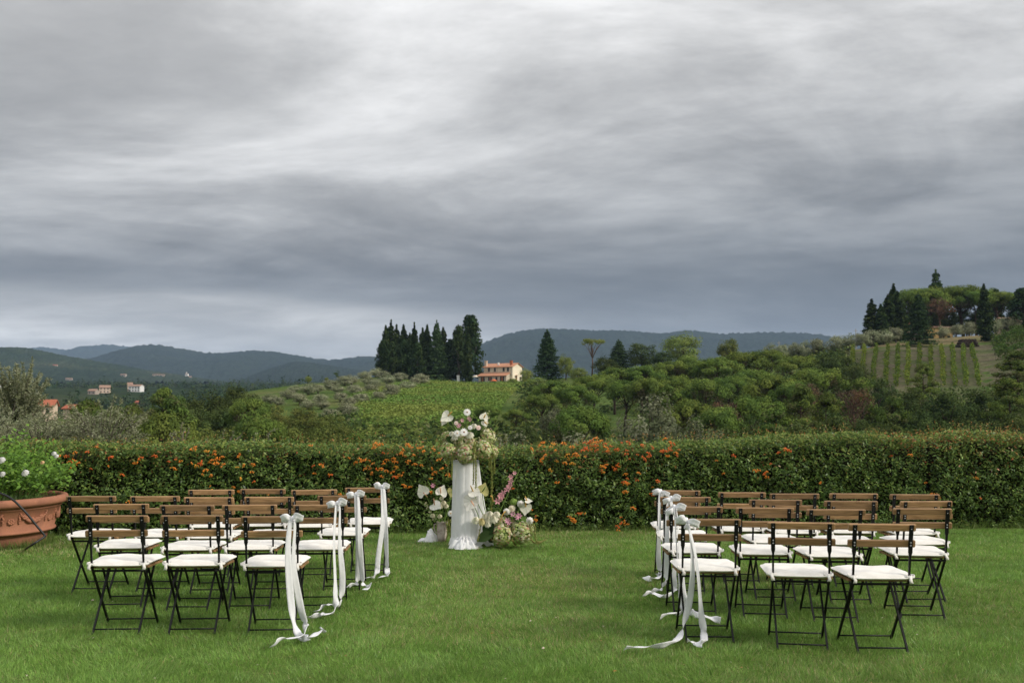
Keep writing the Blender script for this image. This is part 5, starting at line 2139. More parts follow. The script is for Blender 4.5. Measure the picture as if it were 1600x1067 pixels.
for k in range(34):                                          # loose greenery between the heads
    u, v = FG.uniform(690, 775), FG.uniform(668, 716)
    big_leaf(fb, P(u, v, Yp + FG.uniform(-.02, .14)), (FG.uniform(-.6, .6), -1, FG.uniform(0, .7)), (FG.uniform(-1, 1), 0, FG.uniform(-.4, 1)), FG.uniform(.06, .11), FG.uniform(.025, .05),
             [(.075, .13, .035), (.12, .19, .05), (.05, .09, .03)][k % 3])
amaranth(fb, [P(741, 690, Yp - .16), P(743.5, 725, Yp - .20), P(743.5, 762, Yp - .21)], r=.016)
amaranth(fb, [P(739.5, 700, Yp - .15), P(740, 730, Yp - .2), P(739.5, 757, Yp - .2)], r=.011)
amaranth(fb, [P(766, 700, Yp - .06), P(768.5, 745, Yp - .10), P(768, 797, Yp - .10)], r=.018)
amaranth(fb, [P(770, 700, Yp - .03), P(772.5, 722, Yp - .06), P(772, 740, Yp - .06)], r=.014)
amaranth(fb, [P(763, 705, Yp - .06), P(764, 720, Yp - .08), P(764.5, 734, Yp - .08)], r=.013)
amaranth(fb, [P(700, 708, Yp - .05), P(700.5, 728, Yp - .08), P(700, 746, Yp - .08)], r=.011)
amaranth(fb, [P(706.5, 712, Yp - .10), P(706.5, 730, Yp - .16), P(705.5, 749, Yp - .16)], r=.012)

# ------------------------------------------------------------------ clay jug and its flowers
jc = G(690, 847) + Vector((0, .06, 0))
jg = empty("clay_jug", jc, 0, "mottled grey clay jug with handle beside the draped plinth", "jug")
MB().lathe([(.030, .0), (.046, .003), (.054, .05), (.060, .12), (.061, .16), (.058, .19), (.064, .222), (.066, .230), (.061, .230), (.054, .19), (.055, .12), (.03, .06)], 36, (0, 0, 0), False,
           lambda a, z: 1 + .012 * math.sin(2 * a) + (.10 * max(0, math.cos(a + .6)) ** 8 if z > .21 else 0)).build("jug_body", JUG, jg, True)
MB().tube(spline([(-.058, 0, .205), (-.088, 0, .195), (-.092, 0, .15), (-.075, 0, .11), (-.056, 0, .095)], 14), .008, 7).build("handle", JUG, jg, True)
YJ = jc.y - .02
fj = empty("flower_arrangement", jc + Vector((0, 0, .2)), 0, "flower arrangement with white anthuriums in the clay jug", "flowers")
mj = jc + Vector((0, 0, .12))
anthurium(fj, P(661.5, 768, YJ), (-.35, -1, .1), .094, IV, (-.5, 0, .75), SPADIXP, mj, spaddir=(.4, .4, -.5))
anthurium(fj, P(689, 769, YJ), (.35, -.9, .2), .085, CR, (.45, 0, 1), SPADIXP, mj, .28, (-.1, -.4, 1))
anthurium(fj, P(680.5, 790, YJ - .08), (-.15, -.75, .65), .085, CR, (.75, 0, -.65), SPADIXP, mj, .1, (-.1, -.3, 1))
anthurium(fj, P(706.5, 768, YJ - .08), (.1, -1, .25), .068, (.47, .45, .18), (-.2, 0, -.8), STEM, mj, .08)
daisy(fj, P(704, 802, YJ - .10), (.2, -1, .2), .040, (.86, .85, .82), SPADIX, mj)
for u, v, r in ((693, 785, .03), (688, 790, .032), (697, 790, .028), (690, 778, .024), (676, 805, .026), (687, 806, .026)):
    rose(fj, P(u, v, YJ - .03), r, (.78, .73, .52))
bud_stalk(fj, [mj, P(672, 800, YJ), P(663, 783, YJ)], (.72, .68, .46), .020, 14)
bud_stalk(fj, [mj, P(665, 790, YJ), P(648, 782, YJ + .02)], (.38, .48, .20), .018, 14)
bud_stalk(fj, [mj, P(684, 780, YJ), P(664, 757, YJ)], (.34, .46, .16), .018, 18)
bud_stalk(fj, [mj, P(703, 785, YJ), P(704, 770, YJ), P(728, 767, YJ - .06)], (.30, .45, .14), .012, 12)
floret_star(fj, P(676.6, 758.6, YJ - .02), (0, -1, .3), .032, (.78, .36, .46))
for k in range(9):
    p = P(FG.uniform(670, 704), FG.uniform(780, 795), YJ + FG.uniform(-.05, .05)) - fj.location
    MB().tube([mj - fj.location, p], [.005, .003], 5).build("stem", STEM, fj)
amaranth(fj, [P(700, 812, YJ - .05), P(703, 828, YJ - .06), P(704, 846, YJ - .05)], (.33, .34, .11), .016)
amaranth(fj, [P(703, 812, YJ - .03), P(708, 826, YJ - .07), P(707, 842, YJ - .07)], (.33, .34, .11), .013)
amaranth(fj, [P(697, 813, YJ - .06), P(699, 835, YJ - .08), P(695, 849, YJ - .06)], (.33, .34, .11), .013)

# ------------------------------------------------------------------ flowers on the grass, right of the plinth
YR = 11.12
fr0 = Vector((P(790, 800, YR).x, YR, 0))
fr_ = empty("flower_arrangement", fr0, 0, "low flower arrangement with hydrangeas and pink gladiolus on the grass", "flowers")
for u, v, r, dy in ((783.6, 836, .122, -.02), (813.5, 832, .122, .02), (781, 817, .085, .08), (806, 818, .085, .10), (797, 828, .09, .12), (824, 826, .07, .12)):
    hydrangea(fr_, P(u, v, YR + dy), r, HY, HYP)
mr = Vector((fr0.x, YR, .12))
anthurium(fr_, P(741, 769, YR - .06), (-.05, -.75, .6), .085, CR, (.8, 0, -.5), SPADIX, P(760, 815, YR), .1, (-.35, -.35, .8))
anthurium(fr_, P(735.5, 784, YR - .04), (-.25, -1, .15), .105, (.84, .82, .76), (-.35, 0, -.9), SPADIXP, P(752, 818, YR), .1, (.3, -.6, -.4))
anthurium(fr_, P(754, 766, YR), (.3, -1, .15), .088, (.50, .48, .20), (.35, 0, .9), STEM, P(762, 815, YR), .12)
anthurium(fr_, P(821, 793, YR - .02), (.15, -1, -.1), .082, IV, (-.1, 0, -1), SPADIX, P(806, 815, YR), .1, (0, -.2, 1))
anthurium(fr_, P(824, 783, YR - .04), (.2, -.5, .8), .055, CR, (1, 0, .1), SPADIX, None, .2, (-.4, -.2, 1))
MB().tube([p - fr0 for p in spline([P(775, 812, YR), P(792, 775, YR - .02), P(814, 730, YR)], 12)], [.006] * 6 + [.005] * 4 + [.004, .002], 6).build("gladiolus_stalk", STEM, fr_, True)
for u, v, r in ((778, 783, .046), (784, 777, .044), (787, 771, .046), (794, 764, .046), (797, 759, .042), (799, 752, .040), (798, 745, .034), (804, 739, .028), (782, 775, .04)):
    floret_star(fr_, P(u, v, YR - .03), (FG.uniform(-.7, .1), -.8, .3), r, (.80, .40, .43), "gladiolus_bloom", 6)
for u, v, r in ((753, 814, .044), (763, 811, .042), (771, 809.5, .050), (743.5, 812, .042), (765, 803, .040), (758, 806, .034), (776, 803, .036), (762, 818, .036)):
    rose(fr_, P(u, v, YR - .08), r, (.85, .82, .66) if u != 753 else (.80, .68, .36))
daisy(fr_, P(800, 794, YR - .03), (-.1, -1, .2), .044, (.84, .77, .58), SPADIX, P(798, 818, YR), 3)
for u, v, r, d in ((813.5, 787, .036, P(806, 815, YR)), (827.5, 813, .036, P(836, 826, YR)), (791.5, 799, .034, P(796, 815, YR))):
    rose(fr_, P(u, v, YR - .04), r, (.86, .84, .78), (0, -1, .2), "rose_bloom")
    MB().tube([P(u, v, YR - .03) - fr0, d - fr0], .003, 5).build("stem", STEM, fr_)
for u, v in ((793, 813), (809, 808), (802, 803), (795, 816), (811, 806)):
    floret_star(fr_, P(u, v, YR - .08), (FG.uniform(-.5, .5), -1, .4), .038, (.80, .42, .52))
hydrangea(fr_, P(802.5, 784, YR), .040, [(.22, .36, .08), (.28, .40, .10)], np.array((.30, .42, .12)), "viburnum_head")
MB().tube([P(802.5, 784, YR) - fr0, P(800, 815, YR) - fr0], .003, 5).build("stem", STEM, fr_)
for (u0, v0), (u1, v1) in (((771, 776), (766, 775)), ((782, 806), (791, 798))):
    MB().tube([p - fr0 for p in spline([P(u0, v0 + 8, YR - .05), P((u0 + u1) / 2, (v0 + v1) / 2, YR - .07), P(u1, v1, YR - .06)], 8)], [.004, .004, .005, .006, .007, .008, .007, .003], 7).build("calla_bud", SPADIX, fr_, True)
big_leaf(fr_, P(764, 826, YR - .04), (-.4, -.9, .4), (.5, 0, 1), .17, .14, (.040, .075, .026))
big_leaf(fr_, P(758, 839, YR - .08), (-.3, -.8, .5), (-.8, 0, -.25), .20, .13, (.050, .085, .03))
big_leaf(fr_, P(768, 836, YR - .05), (0, -1, .2), (.1, 0, 1), .16, .12, (.035, .065, .024))
for k in range(22):
    u, v = FG.uniform(770, 828), FG.uniform(806, 846)
    big_leaf(fr_, P(u, v, YR + FG.uniform(-.02, .12)), (FG.uniform(-.6, .6), -1, FG.uniform(0, .7)), (FG.uniform(-1, 1), 0, FG.uniform(-.4, 1)), FG.uniform(.06, .11), FG.uniform(.025, .05),
             [(.075, .13, .035), (.12, .19, .05), (.05, .09, .03)][k % 3])
amaranth(fr_, [P(826, 812, YR), P(829, 826, YR - .02), P(831, 838, YR - .03)], (.34, .35, .12), .014)
amaranth(fr_, [P(829, 818, YR - .02), P(836, 824, YR - .02), P(836, 840, YR - .02), G(841, 846, .03), G(853, 843, .02)], (.36, .36, .13), .010)
amaranth(fr_, [P(826, 838, YR - .1), G(836, 848, .02), G(848, 846, .015)], (.36, .34, .13), .012)
amaranth(fr_, [P(752, 815, YR - .04), P(749, 832, YR - .06), P(746, 846, YR - .08)], (.36, .34, .13), .012)
amaranth(fr_, [P(800, 843, YR - .12), G(806, 852, .02)], (.40, .34, .13), .012)


# ------------------------------------------------------------------ folding chairs
def chair_meshes():
    m = {}
    SX = .172                                                 # half spacing of the uprights
    top, seat, foot = (-.238, .800), (-.168, .452), (.205, 0.0)
    mb = MB()
    # flat strap at the slats, twisted edge-on below, then down to the front foot
    pts = [(0, top[0] - .006, top[1] - .006), (0, -.222, .72), (0, -.209, .655), (0, -.204, .625), (0, -.198, .60), (0, seat[0], seat[1]), (0, -.150, .425), (0, .03, .208), (0, foot[0], foot[1])]
    mb.flat(pts, [.026, .026, .026, .026, .013, .011, .012, .013, .013], [.006, .006, .006, .007, .012, .014, .016, .014, .014], (1, 0, 0))
    m["upright_leg"] = mb.mesh("upright_leg", IRON)
    mb = MB().flat([(0, .165, .435), (0, -.01, .215), (0, -.178, 0)], [.012, .012, .012], .015, (1, 0, 0))
    m["short_leg"] = mb.mesh("short_leg", IRON)
    for nm, y, z, hw in (("front_foot_bar", .193, .030, SX), ("rear_foot_bar", -.152, .030, SX - .018), ("rear_seat_rail", -.150, .420, SX + .005), ("front_seat_rail", .150, .415, SX - .015)):
        r = .0055 if "foot" in nm else .008
        m[nm] = MB().tube([(-hw, y, z), (hw, y, z)], r, 8).mesh(nm, IRON, True)
    m["back_slat"] = MB().box((0, 0, 0), (.412, .020, .046), bev=.005).mesh("back_slat", WOOD)
    m["seat_slat"] = MB().box((0, 0, 0), (.395, .050, .018), bev=.005).mesh("seat_slat", WOOD)
    mb = MB()
    for z in (.788, .770, .684, .666):
        y = -.238 + (.800 - z) * .2 - .0045
        mb.tube([(0, y, z), (0, y - .004, z + .0006)], [.0058, .0042], 8)
    m["bolt_row"] = mb.mesh("bolt_row", STEEL)
    cushions = []
    for q in range(4):
        g = random.Random(90 + q)
        n = 22
        vs, fs = [], []
        sk = [g.uniform(-.012, .012) for _ in range(4)]

        def pt(i, j, side):
            a, b = -1 + 2 * i / n, -1 + 2 * j / n
            # square to rounded square
            rr = max(abs(a), abs(b))
            k = (abs(a) ** 7 + abs(b) ** 7) ** (1 / 7) if rr > 0 else 1
            f = rr / k if k > 0 else 1
            x, y = a * f * .208, b * f * .210 + .006
            x *= 1 + .02 * b
            edge = max(0, 1 - rr ** 8)
            tuft = sum(math.exp(-(((a - tx) / .10) ** 2 + ((b - ty) / .10) ** 2)) for tx in (-.42, .42) for ty in (-.42, .42))
            zz = .022 + (.021 + .005 * math.sin(a * 5 + sk[0] * 300) * math.sin(b * 4 + sk[1] * 300)) * edge ** .5 * side - (.010 * tuft * side if side > 0 else 0)
            sag = -.006 * max(0, b)
            return (x + sk[2] * b * .5, y + .006, .449 + zz + sag - .012 * max(0, -b - .8) * 5 + .0025 * math.sin(a * 9 + sk[3] * 400) * (1 - edge))
        for side in (1, -1):
            o = len(vs)
            for j in range(n + 1):
                for i in range(n + 1):
                    vs.append(pt(i, j, side))
            for j in range(n):
                for i in range(n):
                    f = (o + j * (n + 1) + i, o + j * (n + 1) + i + 1, o + (j + 1) * (n + 1) + i + 1, o + (j + 1) * (n + 1) + i)
                    fs.append(f if side > 0 else f[::-1])
        mb = MB().add(vs, fs)
        # piping round the edge
        ring = []
        for k in range(72):
            a = 2 * math.pi * k / 72
            c, s = math.cos(a), math.sin(a)
            e = (abs(c) ** 7 + abs(s) ** 7) ** (1 / 7)
            ring.append((c / e * .209 * (1 + .02 * s / e) + sk[2] * s / e * .5, s / e * .211 + .012, .472 - .012 * max(0, -s / e - .8) * 5 - .006 * max(0, s / e)))
        mb.tube(ring + ring[:1], .0042, 5, False)
        cushions.append(mb.mesh("cushion", CANVAS, True))
    m["cushion"] = cushions
    ties = []
    for q in range(3):
        g = random.Random(95 + q)
        mb = MB()
        for s in (-1, 1):
            path = spline([(s * .012, .016, .478), (s * .030, -.006, .476 + g.uniform(-.006, .006)), (s * .024, -.026, .470), (s * .004, -.030, .466), (-s * .012, -.022, .462)], 9)
            mb.flat(path, [.014 + g.uniform(-.004, .004) for _ in path], .004, (0, .2, 1))
        mb.box((0, -.022, .466), (.022, .010, .022), g.uniform(-.3, .3), .3)
        mb.flat([(.0, -.030, .470), (.008 * g.uniform(-1, 1), -.040, .448), (.012 * g.uniform(-1, 1), -.040, .432)], [.018, .020, .024], .004, (1, .1, 0))
        ties.append(mb.mesh("cushion_tie", CANVAS, True))
    m["cushion_tie"] = ties
    return m, SX


CM, SX = chair_meshes()


def chair(loc, rz, label, group, seed):
    g = random.Random(seed)
    root = empty("folding_chair", loc, rz, label, "chair", group)
    for s in (-1, 1):
        o = share("upright_leg", CM["upright_leg"], root)
        o.location.x = s * SX
        o = share("short_leg", CM["short_leg"], root)
        o.location.x = s * (SX - .020)
        o = share("bolt_row", CM["bolt_row"], root)
        o["kind"] = "stuff"
        o.location.x = s * SX
    for nm in ("front_foot_bar", "rear_foot_bar", "rear_seat_rail", "front_seat_rail"):
        share(nm, CM[nm], root)
    for z in (.777, .677):
        o = share("back_slat", CM["back_slat"], root)
        o.location = (g.uniform(-.004, .004), -.238 + (.800 - z) * .2 + .013, z)
        o.rotation_euler = (R(11), g.uniform(-.006, .006), 0)
    for k in range(6):
        o = share("seat_slat", CM["seat_slat"], root)
        y = -.120 + k * .060
        o.location = (0, y, .440 + .008 * (abs(k - 2.2) / 3.2) ** 2 * (1 if k < 2.2 else -1.2))
        o.rotation_euler = (0, 0, 0)
    c = share("cushion", CM["cushion"][g.randrange(4)], root)
    c.location = (g.uniform(-.012, .012), g.uniform(-.010, .012), 0)
    c.rotation_euler = (0, 0, g.uniform(-.06, .06))
    for s in (-1, 1):
        t = share("cushion_tie", CM["cushion_tie"][g.randrange(3)], c)
        t.location = (s * (SX + .004), -.162, 0)
        t.rotation_euler = (0, 0, g.uniform(-.3, .3))
    return root


LEFT = [  # rows from the camera: (u centre of the top slat, v of its top edge, yaw degrees)
    [(181, 805, 5), (300, 805, 4), (424, 805, 5)],
    [(188, 786, 4), (291, 788, 2), (390, 787, 4), (500, 786, 4)],
    [(141, 775, 0), (241, 774.5, 2), (326, 775, 3), (420, 774, 4), (534, 772, 5)],
    [(329, 764.5, 2), (410, 763, 0), (490, 764, 4), (574, 761, 4)]]
RIGHT = [
    [(1109, 811, -3), (1252, 817, -9), (1380, 820, -3)],
    [(1086, 792, -2), (1195, 794.5, -4), (1306, 797, -4), (1442, 795, -3)],
    [(1071, 776.5, -3), (1212, 782, -5), (1330, 783.5, -3), (1449, 783, 2)],
    [(1058, 765.5, -3), (1159, 769, -4), (1241, 772, -5), (1335, 771.5, -3), (1430, 772.5, -5)]]
ROWN = ["nearest row", "second row", "third row", "row nearest the hedge"]
AIS = ["at the aisle end", "second from the aisle", "third from the aisle", "fourth from the aisle", "fifth from the aisle"]
aisle_tops = {}
for side, block in (("left", LEFT), ("right", RIGHT)):
    for r_, row in enumerate(block):
        order = row[::-1] if side == "left" else row
        for k, (u, v, yaw) in enumerate(order):
            p = G(u, v, .800)
            rz = R(yaw + random.Random(k * 7 + r_ * 31 + len(side)).uniform(-2.2, 2.2))
            off = Matrix.Rotation(rz, 3, 'Z') @ Vector((0, -.238, 0))
            loc = Vector((p.x - off.x, p.y - off.y, 0))
            loc.z = float(lawnz(loc.x, loc.y)) + .004
            rib = ""
            chair(loc, rz, f"wooden folding chair {AIS[k]} in {ROWN[r_]} of the {side} block{rib}", f"folding chairs of the {side} block", r_ * 17 + k + (100 if side == "right" else 0))
            if k == 0:
                aisle_tops[(side, r_)] = p


# ------------------------------------------------------------------ ribbons
def strip(mb, path, widths, wdirs, th=.0012):
    n = len(path)
    vs, fs = [], []
    K = 4
    for i in range(n):
        d = (path[min(i + 1, n - 1)] - path[max(i - 1, 0)]).normalized()
        w = wdirs[i] - d * wdirs[i].dot(d)
        w.normalize()
        nn = d.cross(w)
        for s in (1, -1):
            for k in range(K + 1):
                q = -1 + 2 * k / K
                vs.append(path[i] + w * q * widths[i] / 2 + nn * (s * th / 2 + .10 * widths[i] * (q * q - .5) * math.sin(i * .35)))
    M = 2 * (K + 1)
    for i in range(n - 1):
        for k in range(K):
            a = i * M + k
            fs.append((a, a + 1, a + 1 + M, a + M))
            b = i * M + (K + 1) + k
            fs.append((b, b + M, b + M + 1, b + 1))
        a = i * M
        fs.append((a, a + M, a + M + K + 1, a + K + 1))
        a = i * M + K
        fs.append((a, a + K + 1, a + M + K + 1, a + M))
    mb.add(vs, fs)


def ribbon(side, r_, knot, tails, label, seed, loops=(1.0, 1.0), lift=(.15, .25)):
    g = random.Random(seed)
    top = aisle_tops[(side, r_)]
    kz = P(knot[0], knot[1], top.y - .03)
    K0 = kz
    root = empty("ribbon_bow", K0, 0, label, "ribbon", "white ribbon bows along the aisle")
    # knot wrapped over the slat
    mb = MB()
    mb.ball((0, -.006, 0), .012, 10, 7, (1.0, .8, 1.15))
    mb.tube([(0, .0, -.004), (0, .02, .012), (0, .045, .010), (0, .052, -.02), (0, .04, -.048), (0, .01, -.046), (0, -.004, -.02)], [.010, .013, .014, .013, .013, .012, .008], 8)
    mb.build("knot", RIBBON, root, True)
    for s, sz, lf in ((-1, loops[0], lift[0]), (1, loops[1], lift[1])):
        Lr = .068 * sz
        path = spline([Vector((0, -.008, 0)), Vector((s * Lr * .45, -.045, Lr * lf + .012)), Vector((s * Lr * .95, -.034, Lr * lf - .004)), Vector((s * Lr * 1.06, -.004, Lr * lf - .012)),
                       Vector((s * Lr * .7, .016, Lr * lf * .6 - .008)), Vector((s * Lr * .3, .006, -.006)), Vector((0, -.006, -.004))], 26)
        widths = [.012 + (.032 * abs(math.sin(2 * math.pi * i / 25)) ** .8 + .016 * math.exp(-((i - 12.5) / 3.2) ** 2)) * sz for i in range(26)]
        wd = [Vector((s * .22, -.35 + .25 * math.sin(i * .5), 1)) for i in range(26)]
        mb = MB()
        strip(mb, path, widths, wd)
        mb.build("bow_loop", RIBBON, root, True)
    for k, tl in enumerate(tails):
        hang, lie = tl
        g0 = G(lie[0][0], lie[0][1], .03)
        ya, yb = K0.y - .012, min(g0.y, K0.y + .05) if g0.y > K0.y - .5 else g0.y
        pts = [Vector((0, -.010, -.004))]
        nh = len(hang)
        for i, (u, v) in enumerate(hang):
            t = (i + .6) / nh
            yy = ya + (g0.y - ya) * t ** 2.2 - .03 * math.sin(t * 3.1)
            pts.append(P(u, v, yy) - K0)
        nhang = len(pts)
        for i, (u, v) in enumerate(lie):
            zz = .035 + (.012 if i % 2 else 0)
            pts.append(G(u, v, zz) - K0)
        n = 64
        path = spline(pts, n)
        for p in path:
            if p.z + K0.z < .028:
                p.z = .028 - K0.z
        frac = (nhang - 1) / (len(pts) - 1)
        widths, wd = [], []
        a0 = g.uniform(-.5, .5)
        for i in range(n):
            t = i / (n - 1)
            widths.append(.009 + .039 * min(1, t / (frac * .8)) ** .9)
            d = (path[min(i + 1, n - 1)] - path[max(i - 1, 0)]).normalized()
            h = Vector((math.cos(a0 + .9 * math.sin(t * 5 + k)), math.sin(a0 + .9 * math.sin(t * 5 + k)), 0))
            flat = d.cross(Vector((0, 0, 1)))
            if flat.length < .05:
                flat = h
            flat.normalize()
            if flat.dot(h) < 0:
                flat = -flat
            edge = Vector((0, -.25, 1))
            lay = max(0.0, min(1.0, (t - frac + .03) / .12))
            tw = .5 + .5 * math.sin(i * .33 + seed)
            ground = flat * (1 - .75 * tw) + edge * (.75 * tw)
            wd.append(h * (1 - lay) + ground * lay)
        mb = MB()
        strip(mb, path, widths, wd)
        mb.build("ribbon_tail", RIBBON, root, True)


ribbon("left", 0, (457, 811), [([(453, 818), (450, 870), (456, 950)], [(466, 990), (484, 996), (500, 985), (506, 983)]),
                               ([(461, 820), (459, 885), (470, 950)], [(478, 980), (470, 993), (442, 998), (426, 1007)])], "white ribbon bow on the aisle chair of the nearest left row", 1)
ribbon("left", 1, (527, 787), [([(525, 794), (522, 856), (524, 920)], [(524, 951), (512, 958), (497, 961), (480, 963)]),
                               ([(531, 794), (531, 850), (535, 905)], [(531, 943), (516, 943), (504, 948), (494, 954)])], "white ribbon bow on the aisle chair of the second left row", 2, (1, 1.0), (-.05, .3))
ribbon("left", 2, (556, 773), [([(556, 780), (559, 842), (560, 890)], [(557, 912), (548, 914), (541, 917)]),
                               ([(560, 780), (562, 842), (565, 890)], [(568, 913), (579, 914), (570, 921)])], "white ribbon bow on the aisle chair of the third left row", 3, (1, 1), (.0, .25))
ribbon("left", 3, (597, 761), [([(597, 766), (598, 814), (591, 870)], [(589, 894), (584, 900), (569, 903)]),
                               ([(600, 766), (602, 814), (604, 870)], [(605, 893), (607, 897), (593, 902)])], "white ribbon bow on the aisle chair of the left row nearest the hedge", 4, (.95, .95), (.3, .25))
ribbon("right", 0, (1073, 814), [([(1076, 822), (1087, 870), (1095, 950)], [(1100, 994), (1098, 1004), (1086, 1004), (1074, 1000)]),
                                 ([(1077, 822), (1082, 880), (1077, 940)], [(1062, 994), (1043, 1006), (1008, 1010), (977, 1012)])], "white ribbon bow on the aisle chair of the nearest right row", 5, (1.0, 1.05), (.2, -.15))
ribbon("right", 1, (1054, 793), [([(1055, 800), (1058, 870), (1064, 925)], [(1066, 955), (1050, 957), (1032, 964)]),
                                 ([(1058, 803), (1063, 870), (1068, 930)], [(1082, 957), (1104, 963), (1126, 969)])], "white ribbon bow on the aisle chair of the second right row", 6, (.9, 1.05), (-.5, .1))
ribbon("right", 2, (1049, 779), [([(1049, 786), (1054, 850), (1053, 900)], [(1053, 924), (1036, 931), (1018, 926), (1006, 928)]),
                                 ([(1043, 792), (1042, 860), (1041, 900)], [(1032, 921), (1018, 922)])], "white ribbon bow on the aisle chair of the third right row", 7, (.95, .95), (-.25, .2))
ribbon("right", 3, (1033, 768), [([(1031, 774), (1030, 821), (1029, 870)], [(1031, 898), (1018, 904), (1007, 901)]),
                                 ([(1036, 774), (1038, 821), (1039, 870)], [(1036, 897), (1027, 896)])], "white ribbon bow on the aisle chair of the right row nearest the hedge", 8, (1.05, .95), (.0, -.3))


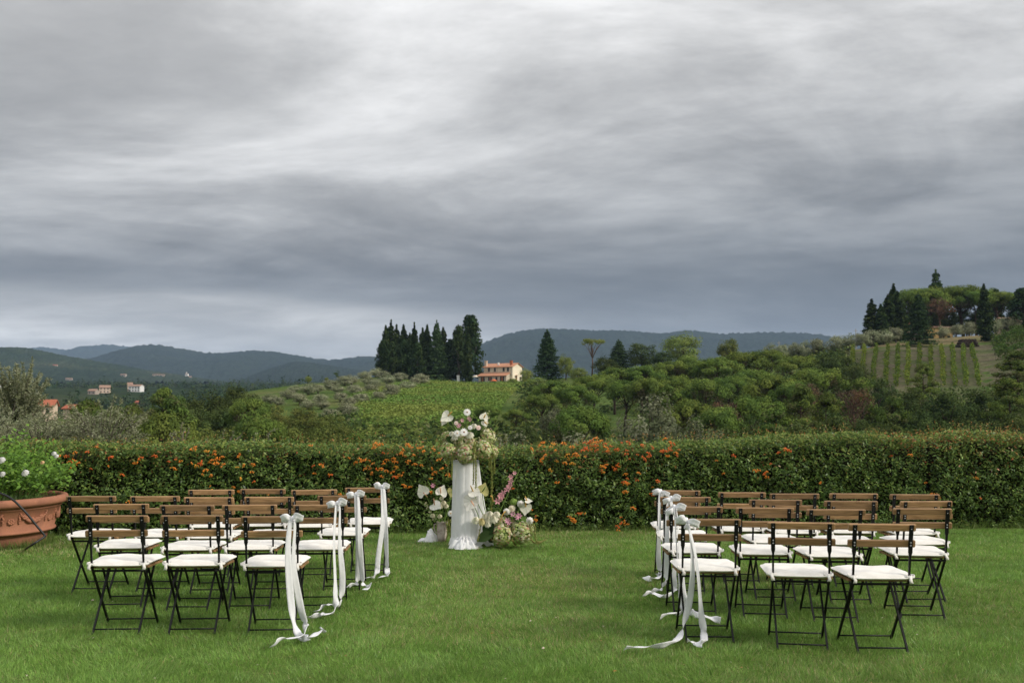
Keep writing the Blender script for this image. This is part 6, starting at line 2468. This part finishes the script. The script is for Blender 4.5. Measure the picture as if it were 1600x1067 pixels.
# ------------------------------------------------------------------ grass of the lawn, blade by blade
def grass():
    g = np.random.default_rng(600)
    out_v, out_t = [], []
    bands = [(4.2, 6.2, 11500, .0022, .036), (6.2, 8.2, 9500, .0026, .036), (8.2, 10.4, 7000, .0032, .035), (10.4, 12.9, 5200, .0040, .035)]
    for y0, y1, dens, w, hgt in bands:
        xm = .54 * y1 + 1.0
        n = int((y1 - y0) * 2 * xm * dens)
        x, y = g.uniform(-xm, xm, n), g.uniform(y0, y1, n)
        k = np.abs(x) < .54 * y + 1.0
        k &= y < 12.68 + .075 * x + (vnoise(x * 4, x * 0 + 2, 2) - .5) * .22
        x, y = x[k], y[k]
        n = len(x)
        clump = vnoise(x * 7, y * 7, 2)
        broad = vnoise(x * .55 + 20, y * .55 + 7, 3)
        k = g.random(n) < .55 + .9 * clump
        x, y, clump, broad = x[k], y[k], clump[k], broad[k]
        n = len(x)
        base = np.stack([x, y, lawnz(x, y) - .004], 1)
        a = g.uniform(0, 6.28, n)
        wv = np.stack([np.cos(a), np.sin(a), 0 * a], 1) * (w * g.uniform(.6, 1.3, n))[:, None]
        lean = g.normal(0, .42, (n, 2)) + np.stack([(vnoise(x * 4, y * 4 + 50, 2) - .5) * 1.6, (vnoise(x * 4 + 90, y * 4, 2) - .5) * 1.6], 1)
        h = hgt * g.uniform(.55, 1.25, n) * (.6 + .8 * clump) * (1 + .7 * (g.random(n) < .03))
        tip = base + np.stack([lean[:, 0] * h, lean[:, 1] * h, h / np.sqrt(1 + .5 * (lean ** 2).sum(1))], 1)
        V = np.stack([base - wv, base + wv, tip], 1)
        c = mixcol([(.185, .312, .062), (.145, .262, .052), (.235, .355, .088), (.112, .212, .044)], [.36, .3, .2, .14], n, .2, g)
        aisle = np.exp(-(x / 1.5) ** 2) * np.clip((y - 6.5) / 3, 0, 1) * .16
        dry = g.random(n) < np.clip(.085 + (broad - .5) * .9 + aisle, .03, .5)
        c[dry] = mixcol([(.34, .31, .14), (.40, .34, .18), (.29, .29, .11)], None, int(dry.sum()), .2, g)
        c *= (.62 + .50 * vnoise(x * 1.1 + 60, y * 1.1, 3) + .36 * vnoise(x * 9 + 60, y * 9, 2) + .52 * (vnoise(x * 24 + 11, y * 24 + 31, 2) - .5) + .08)[:, None]
        out_v.append(V.reshape(-1, 3))
        out_t.append(np.repeat(c, 3, 0))
    m = 900                                                   # dry bits, clover and blown petals lying in the turf
    y = 4.5 + 8.0 * g.random(m)
    x = g.uniform(-1, 1, m) * (.54 * y + .6)
    c0 = np.stack([x, y, lawnz(x, y) + g.uniform(.012, .030, m)], 1)
    a = g.uniform(0, 6.28, (m, 1)) + np.array([0, 2.1, 4.2])
    rr = g.uniform(.004, .010, m)[:, None, None]
    out_v.append((c0[:, None, :] + rr * np.stack([np.cos(a), np.sin(a), g.uniform(-.4, .4, (m, 3))], -1)).reshape(-1, 3))
    out_t.append(np.repeat(mixcol([(.45, .33, .18), (.36, .20, .09), (.52, .46, .34), (.30, .24, .10)], None, m, .2, g), 3, 0))
    V = np.concatenate(out_v)
    n = len(V) // 3
    tag(obj_np("lawn_grass", V, np.arange(n * 3).reshape(n, 3), GRASS, tint=np.concatenate(out_t)), "short mown green grass of the lawn", "grass", kind="stuff")
    # longer uncut blades against the hedge and the planter
    n = 9000
    x = g.uniform(-11, 11, n)
    y = hedge_y(x) + .06 + g.normal(0, .05, n)
    m = 2500
    a = g.uniform(0, 6.28, m)
    x = np.concatenate([x, PC.x + np.cos(a) * g.uniform(.51, .60, m)])
    y = np.concatenate([y, PC.y + np.sin(a) * g.uniform(.51, .60, m)])
    n += m
    base = np.stack([x, y, lawnz(x, y) - .004], 1)
    a = g.uniform(0, 6.28, n)
    wv = np.stack([np.cos(a), np.sin(a), 0 * a], 1) * .004
    h = g.uniform(.04, .13, n)
    tip = base + np.stack([g.normal(0, .35, n) * h, (g.normal(0, .3, n) - .3) * h, h], 1)
    V = np.stack([base - wv, base + wv, tip], 1).reshape(-1, 3)
    c = mixcol([(.20, .30, .07), (.16, .25, .06), (.25, .31, .11)], None, n, .2, g)
    tag(obj_np("verge_grass", V, np.arange(n * 3).reshape(n, 3), GRASS, tint=np.repeat(c, 3, 0)), "longer uncut grass along the foot of the hedge", "grass", kind="stuff")


grass()

# fallen leaves and clover heads on the lawn
gf = random.Random(77)
for i, (u, v) in enumerate([(829, 971), (849, 1013), (768, 989), (961, 1048), (145, 938)]):
    p = G(u, v, .035)
    white = i in (0, 1, 4)
    o = empty("clover_head" if white else "fallen_leaf", p, gf.uniform(0, 6),
              ["small pale clover head on lawn, upper one near the aisle's middle", "small pale clover head on lawn, lower one near the aisle's middle", "small tan fallen leaf on the lawn left of the clover heads",
               "small orange fallen leaf on the lawn left of the long right ribbon tail", "small pale clover head left of the nearest left chairs"][i], "clover" if white else "leaf")
    if white:
        mb = MB()
        for k in range(14):
            a, b = gf.uniform(0, 6.28), gf.uniform(0, 1.4)
            mb.ball((.008 * math.sin(b) * math.cos(a), .008 * math.sin(b) * math.sin(a), .008 * math.cos(b)), .0035, 5, 4)
        mb.build("florets", principled("clover_white", (.70, .58, .48), .8, .1), o)
        MB().tube([(0, 0, -.035), (0, 0, .002)], .001, 4).build("stem", STEM, o)
    else:
        MB().add([(-.014, 0, 0), (0, -.008, .004), (.014, 0, .001), (0, .008, .004)], [(0, 1, 2, 3)]).build("leaf_blade", principled("leaf_rust", (.40, .17, .05), .8, .1), o)

# ------------------------------------------------------------------ haze: the damp air of the valley
hz, ht_, ho_ = newmat("haze_air")
pv = ht_.nodes.new("ShaderNodeVolumePrincipled")
pv.inputs["Color"].default_value = (.52, .71, 1.0, 1)
pv.inputs["Density"].default_value = 6.0e-5
pv.inputs["Anisotropy"].default_value = 0.0
ht_.links.new(pv.outputs[0], ho_.inputs["Volume"])
tag(MB().box((0, 6000, 420), (26000, 15000, 960)).build("haze", hz), "thin bluish damp air filling the valley", "haze", kind="stuff")
